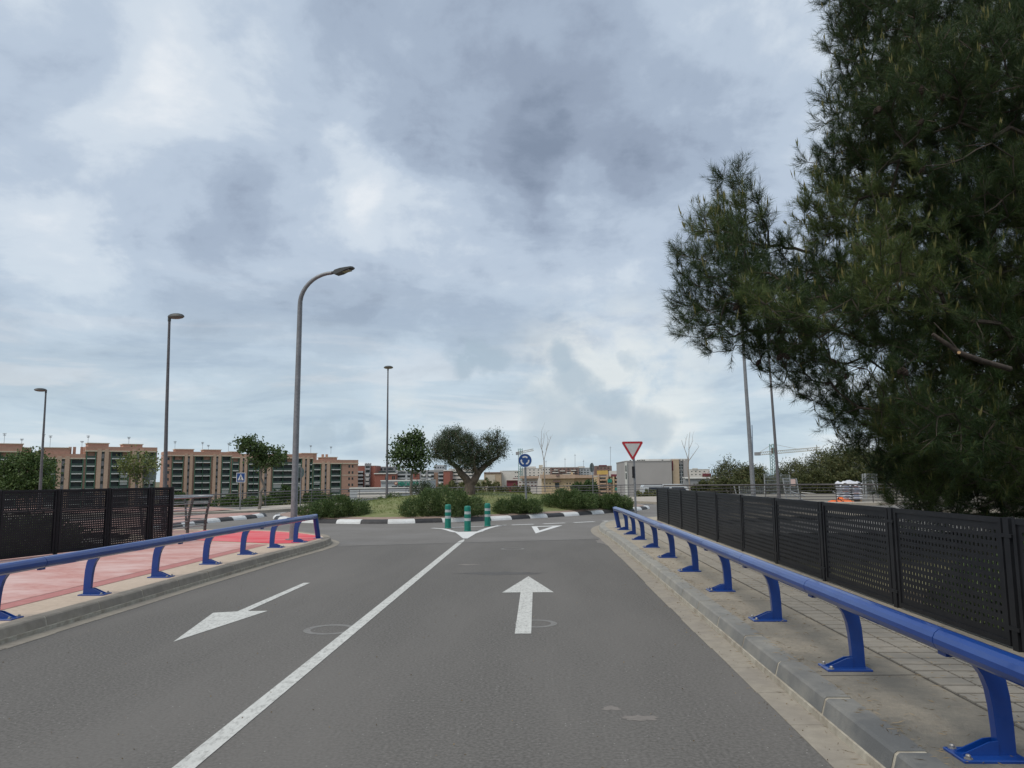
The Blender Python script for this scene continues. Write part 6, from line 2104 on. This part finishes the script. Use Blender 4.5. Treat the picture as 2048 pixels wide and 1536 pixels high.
def lattice(mb, a, b, w, n, r=0.07):
    """square lattice boom from a to b"""
    a, b = Vector(a), Vector(b); t = (b - a).normalized()
    u = t.orthogonal().normalized() if abs(t.z) > 0.9 else Vector((0, 0, 1)); v = t.cross(u).normalized(); u = v.cross(t)
    cs_ = [(1, 1), (-1, 1), (-1, -1), (1, -1)]
    for x, y in cs_:
        mb.tube([a + (u * x + v * y) * w, b + (u * x + v * y) * w], r, 4)
    for k in range(n):
        p, q = a.lerp(b, k / n), a.lerp(b, (k + 1) / n)
        for i in range(4):
            x, y = cs_[i]; x2, y2 = cs_[(i + 1) % 4]
            mb.tube([p + (u * x + v * y) * w, q + (u * x2 + v * y2) * w], r * 0.6, 3)


CY = 260
c1 = survey(1549, 975, CY); root = empty('tower_crane', tuple(c1), label='tower crane with long jib above the yard pines', cat='crane', group='tower cranes on the horizon')
m = MB(); lattice(m, survey(1549, 985, CY), survey(1545, 888, CY), 0.7, 16, 0.11); m.build('tower', M['crane_g'], root, world=True)
m = MB(); lattice(m, survey(1512, 908, CY), survey(1640, 897, CY), 0.45, 30, 0.09); m.build('jib', M['crane'], root, world=True)
m = MB(); m.tube([survey(1545, 888, CY), survey(1517, 906, CY)], 0.06, 4); m.tube([survey(1545, 888, CY), survey(1600, 899, CY)], 0.05, 4); m.build('tie_rods', M['crane'], root, world=True)
q = survey(1515, 908, CY); MB().box((q.x - 0.9, q.y - 0.6, q.z - 0.5), (q.x + 0.9, q.y + 0.6, q.z + 0.6)).build('counterweight', M['grey_w'], root, world=True)
q = survey(1546.5, 901, CY); MB().box((q.x - 0.5, q.y - 0.6, q.z - 0.9), (q.x + 0.6, q.y + 0.6, q.z + 0.9)).build('cab', M['brown_w'], root, world=True)
CY = 420
c1 = survey(1041, 975, CY); root = empty('tower_crane', tuple(c1), label='small distant tower crane behind the round blue sign', cat='crane', group='tower cranes on the horizon')
m = MB(); lattice(m, survey(1042, 985, CY), survey(1040.5, 897, CY), 0.8, 18, 0.13); m.build('tower', M['crane_g'], root, world=True)
m = MB(); lattice(m, survey(1034, 906, CY), survey(1067, 899.5, CY), 0.5, 12, 0.12); m.build('jib', M['crane'], root, world=True)
q = survey(1035, 906.5, CY); MB().box((q.x - 0.9, q.y - 0.8, q.z - 0.9), (q.x + 0.9, q.y + 0.8, q.z + 0.7)).build('counterweight', M['grey_w'], root, world=True)
BY = 150
c1 = survey(1502, 985, BY); root = empty('mast_frame', tuple(c1), label='slender blue steel frame mast behind the pale lamp', cat='mast')
m = MB()
a0, a1 = survey(1502, 985, BY), survey(1498, 875, BY); b0_, b1_ = survey(1508, 985, BY), survey(1504, 850, BY)
m.tube([a0, a1], 0.07, 5); m.tube([b0_, b1_], 0.08, 5)
m.build('uprights', M['crane_b'], root, world=True)
for ya in (875, 899, 923, 947):
    t_ = (985 - ya) / 110.0
    MB().tube([a0.lerp(a1, t_), b0_.lerp(b1_, (985 - ya) / 135.0)], 0.06, 5).build('rung', M['crane_b'], root, world=True)

# ------------------------------------------------------------------ construction yard
M['bag_print'] = mat('bag_print', (0.16, 0.20, 0.32), (0.24, 0.26, 0.36), 9, rough=0.6)
M['bag_red'] = mat('bag_print_red', (0.40, 0.14, 0.12), (0.45, 0.22, 0.20), 9, rough=0.6)
M['bag'] = mat('white_plastic_bag', (0.55, 0.56, 0.60), (0.66, 0.66, 0.68), 3, rough=0.45, c3=(0.40, 0.42, 0.50), scale3=1.2, amt3=0.5)
M['orange_net'] = mat('orange_net', (0.72, 0.14, 0.035), (0.80, 0.20, 0.06), 6, rough=0.8)
M['mesh_steel'] = mat('mesh_steel', (0.40, 0.41, 0.41), (0.32, 0.33, 0.33), 8, rough=0.5, metal=0.4)
M['pallet'] = mat('pallet_wood', (0.36, 0.26, 0.16), (0.28, 0.20, 0.12), 8, rough=0.9)
BYY = 47.5
pb = survey(1699, 1004, BYY)
pl = empty('pallet', (pb.x, BYY, 0.03), label='wooden pallet under the white bags in the yard', cat='pallet')
for k in (-0.5, 0, 0.5):
    MB().box((pb.x + k - 0.05, BYY - 0.5, 0.03), (pb.x + k + 0.05, BYY + 0.5, 0.11)).build('skid', M['pallet'], pl, world=True)
for k in range(6):
    MB().box((pb.x - 0.62, BYY - 0.5 + k * 0.17, 0.112), (pb.x + 0.62, BYY - 0.38 + k * 0.17, 0.135)).build('board', M['pallet'], pl, world=True)
# pillow-shaped bag
bg_m = MB(); nu, nv = 10, 8
for j in range(nv + 1):
    for i in range(nu + 1):
        u, v_ = i / nu * 2 - 1, j / nv * 2 - 1
        e = (max(0.0, 1 - abs(u) ** 3.2) ** 0.5) * (max(0.0, 1 - abs(v_) ** 3.2) ** 0.5)
        bg_m.v.append((u * 0.33, v_ * 0.24, 0.070 * e + 0.006 * math.sin(7 * u + 3 * v_)))
nb = len(bg_m.v)
for j in range(nv + 1):
    for i in range(nu + 1):
        u, v_ = i / nu * 2 - 1, j / nv * 2 - 1
        e = (max(0.0, 1 - abs(u) ** 3.2) ** 0.5) * (max(0.0, 1 - abs(v_) ** 3.2) ** 0.5)
        bg_m.v.append((u * 0.33, v_ * 0.24, -0.070 * e))
for j in range(nv):
    for i in range(nu):
        q = j * (nu + 1) + i
        bg_m.f.append((q, q + 1, q + nu + 2, q + nu + 1)); bg_m.f.append((nb + q + nu + 1, nb + q + nu + 2, nb + q + 1, nb + q))
bg_m.m = [0] * len(bg_m.f)
bag_me = bg_m.mesh('bag', M['bag'], smooth=True)
print_me = [MB().obox((0, -0.212, 0), (0.15, 0.022, 0.028), ((1, 0, 0), (0, 1, 0), (0, 0, 1))).mesh('printed_band', M[k]) for k in ('bag_print', 'bag_red')]
for lay in range(7):
    for c_ in range(2):
        for r_ in range(2):
            if lay == 6 and c_ == 1 and r_ == 0: continue
            o = link('cement_bag', bag_me, None, (pb.x - 0.32 + 0.64 * c_ + random.uniform(-0.03, 0.03), BYY - 0.24 + 0.48 * r_ + random.uniform(-0.02, 0.02), 0.215 + lay * 0.142), random.uniform(-0.06, 0.06))
            tag(o, 'white cement bag in the %s layer, %s %s of the pallet' % (('bottom', 'second', 'third', 'fourth', 'fifth', 'sixth', 'top')[lay], ('front', 'back')[r_], ('left', 'right')[c_]), 'bag', 'white cement bags on the pallet')
            o.rotation_euler.x = random.uniform(-0.05, 0.05)
            if r_ == 0:
                link('printed_band', print_me[(lay + c_) % 3 == 0], o, (random.uniform(-0.08, 0.08), 0, 0))
# wrapping torn open over the top
wr = MB()
for j in range(9):
    for i in range(13):
        u, v_ = i / 12 * 2 - 1, j / 8 * 2 - 1
        wr.v.append((pb.x + u * 0.70, BYY + v_ * 0.55, 1.19 + 0.10 * math.sin(4.3 * u + 1.4) * math.cos(2.6 * v_) + 0.05 * math.sin(11 * u + 5 * v_) + 0.03 * math.sin(23 * u - 9 * v_) - 0.30 * max(0, abs(u) - 0.75) * 2 - 0.3 * max(0, abs(v_) - 0.75) * 2))
wr.f = [(j * 13 + i, j * 13 + i + 1, (j + 1) * 13 + i + 1, (j + 1) * 13 + i) for j in range(8) for i in range(12)]; wr.m = [0] * len(wr.f)
wr.build('plastic_wrap', M['bag'], smooth=True, label='crumpled white plastic sheet over the stacked cement bags', cat='plastic sheet')
# orange netting lying in a heap
on = MB()
oc = survey(1683, 1008, 45.5)
for j in range(11):
    for i in range(21):
        u, v_ = i / 20 * 2 - 1, j / 10 * 2 - 1
        h = 0.26 * max(0, 1 - u * u) * max(0, 1 - v_ * v_) * (0.75 + 0.5 * math.sin(5 * u + 2.0) * math.cos(4 * v_)) + 0.03 * math.sin(14 * u + 9 * v_)
        on.v.append((oc.x + u * 0.62 + 0.04 * math.sin(6 * v_), 45.5 + v_ * 0.4, 0.06 + max(0, h)))
on.f = [(j * 21 + i, j * 21 + i + 1, (j + 1) * 21 + i + 1, (j + 1) * 21 + i) for j in range(10) for i in range(20) if (i + j) % 7 != 3]; on.m = [0] * len(on.f)
on.build('safety_net', M['orange_net'], label='heap of orange safety netting behind the railing', cat='netting')


def mesh_panel(px0, px1, py_top, py_bot, Y, label, tilt=0.0, skew=0.0, n=11):
    a, b = survey(px0, py_bot, Y), survey(px1, py_bot, Y + skew)
    zt_ = survey_z(px0, py_top, Y)
    root = empty('mesh_panel', (a.x, a.y, max(a.z, 0.02)), label=label, cat='fence panel', group='wire mesh site fence panels')
    H_ = zt_ - max(a.z, 0.02); z0 = max(a.z, 0.02)
    up = Vector((tilt, 0, 1)) * H_
    A0, B0 = Vector((a.x, a.y, z0)), Vector((b.x, b.y, z0))
    for q in (A0, B0):
        MB().tube([q, q + up], 0.04, 6).build('upright', M['mesh_steel'], root, smooth=True, world=True)
    m = MB()
    for k in range(1, n):
        q = A0.lerp(B0, k / n); m.tube([q, q + up], 0.010, 3, caps=False)
    for k in range(0, 8):
        q = up * (k / 7); m.tube([A0 + q, B0 + q], 0.011, 3, caps=False)
    m.build('wire_mesh', M['mesh_steel'], root, world=True)


mesh_panel(1531, 1557, 948, 1003, 58, 'wire mesh site panel beside the slimmer street lamp', 0.0, 2.0)
mesh_panel(1556, 1582, 950, 1002, 57, 'wire mesh site panel right of the slimmer street lamp', 0.0, 1.0)
mesh_panel(1480, 1530, 974, 1002, 62, 'low wire mesh site panel behind the pale lamp', 0.0, 2.0)
mesh_panel(1573, 1600, 957, 1004, 52, 'leaning wire mesh site panel in the middle of the yard', -0.12, 1.5)
mesh_panel(1728, 1757, 948, 1003, 52, 'wire mesh site panel beside the white bags', 0.0, 1.0)
def pole_item(name, label, cat, pts, Y, r):
    P_ = [survey(a, b, Y) for a, b in pts]
    P_ = [Vector((p.x, p.y, max(p.z, 0.05))) for p in P_]
    m = MB(); m.tube(P_, r, 7)
    m.build(name, M['mesh_steel'], None, smooth=True, label=label, cat=cat, group='loose steel posts in the yard')
pole_item('steel_post', 'loose steel post leaning beside the pallet of bags', 'post', [(1744, 960), (1757, 992)], 50.5, 0.035)
pole_item('steel_post', 'upright pale steel post right of the white bags', 'post', [(1730, 947), (1733, 1000)], 51, 0.05)
pole_item('steel_post', 'steel post lying on the dirt left of the bags', 'post', [(1578, 982), (1610, 992)], 51, 0.04)
pole_item('steel_post', 'steel post leaning low against the leaning mesh panel', 'post', [(1586, 988), (1606, 1001)], 50, 0.04)
pole_item('steel_post', 'tilted steel post near the pale lamp', 'post', [(1468, 972), (1473, 990)], 56, 0.035)
pole_item('steel_post', 'second tilted steel post near the pale lamp', 'post', [(1478, 972), (1480, 990)], 56, 0.035)
pole_item('steel_post', 'short steel post leaning left of the stacked bags', 'post', [(1666, 983), (1674, 989)], 47, 0.03)
s_ = survey(1586, 965, 51.9)
nb_ = empty('notice_board', (s_.x, 51.9, s_.z - 0.3), label='small pinkish notice hung on the leaning mesh panel', cat='notice')
M['notice'] = mat('notice_pink', (0.60, 0.42, 0.38), (0.66, 0.50, 0.45), 6, rough=0.7)
MB().box((s_.x - 0.15, 51.86, s_.z - 0.22), (s_.x + 0.15, 51.88, s_.z + 0.22)).build('board', M['notice'], nb_, world=True)
M['plank_w'] = mat('pale_board', (0.62, 0.60, 0.56), rough=0.8)
q = survey(1617, 986, 53)
MB().obox((q.x, 53, max(0.08, q.z)), (0.45, 0.12, 0.02), (Vector((0.95, -0.3, -0.1)), Vector((0.3, 0.95, 0)), Vector((0.1, 0, 1)))).build('plank', M['plank_w'], label='pale plank lying in the yard behind the railing', cat='plank')

# parked van behind the far railing
M['van_white'] = mat('van_white_paint', (0.60, 0.62, 0.64), (0.56, 0.58, 0.60), 2, rough=0.3, coat=0.3)
M['van_glass'] = mat('van_glass', (0.02, 0.03, 0.05), rough=0.08, spec=0.6)
M['rubber'] = mat('tyre_rubber', (0.02, 0.02, 0.02), rough=0.9)
VY = 66.0
vx0, vx1 = survey_x(1344, VY), survey_x(1377, VY); vz = survey_z(1360, 968, VY) - 2.0
van = empty('van', ((vx0 + vx1) / 2, VY, vz), label='white van parked in front of the big grey building', cat='van')
Lv = 4.6
prof = [(0, 0.35), (0, 1.75), (0.12, 1.95), (3.2, 2.0), (3.55, 1.9), (4.05, 1.25), (4.55, 1.05), (4.6, 0.4)]
MB().prism([(vx0 - 2.6 + p, vz + q) for p, q in prof], 'y', VY - 0.9, VY + 0.9).build('body', M['van_white'], van, world=True)
MB().prism([(vx0 - 2.6 + p, vz + q) for p, q in ((2.4, 1.2), (2.4, 1.75), (3.4, 1.75), (3.85, 1.2))], 'y', VY - 0.92, VY - 0.905).build('side_window', M['van_glass'], van, world=True)
MB().prism([(vx0 - 2.6 + p, vz + q) for p, q in ((0.5, 1.2), (0.5, 1.75), (2.2, 1.75), (2.2, 1.2))], 'y', VY - 0.92, VY - 0.905).build('side_window', M['van_glass'], van, world=True)
for p in (0.9, 3.75):
    for sgn in (-0.82, 0.82):
        MB().tube([(vx0 - 2.6 + p, VY + sgn - 0.1, vz + 0.33), (vx0 - 2.6 + p, VY + sgn + 0.1, vz + 0.33)], 0.33, 18).build('wheel', M['rubber'], van, world=True)
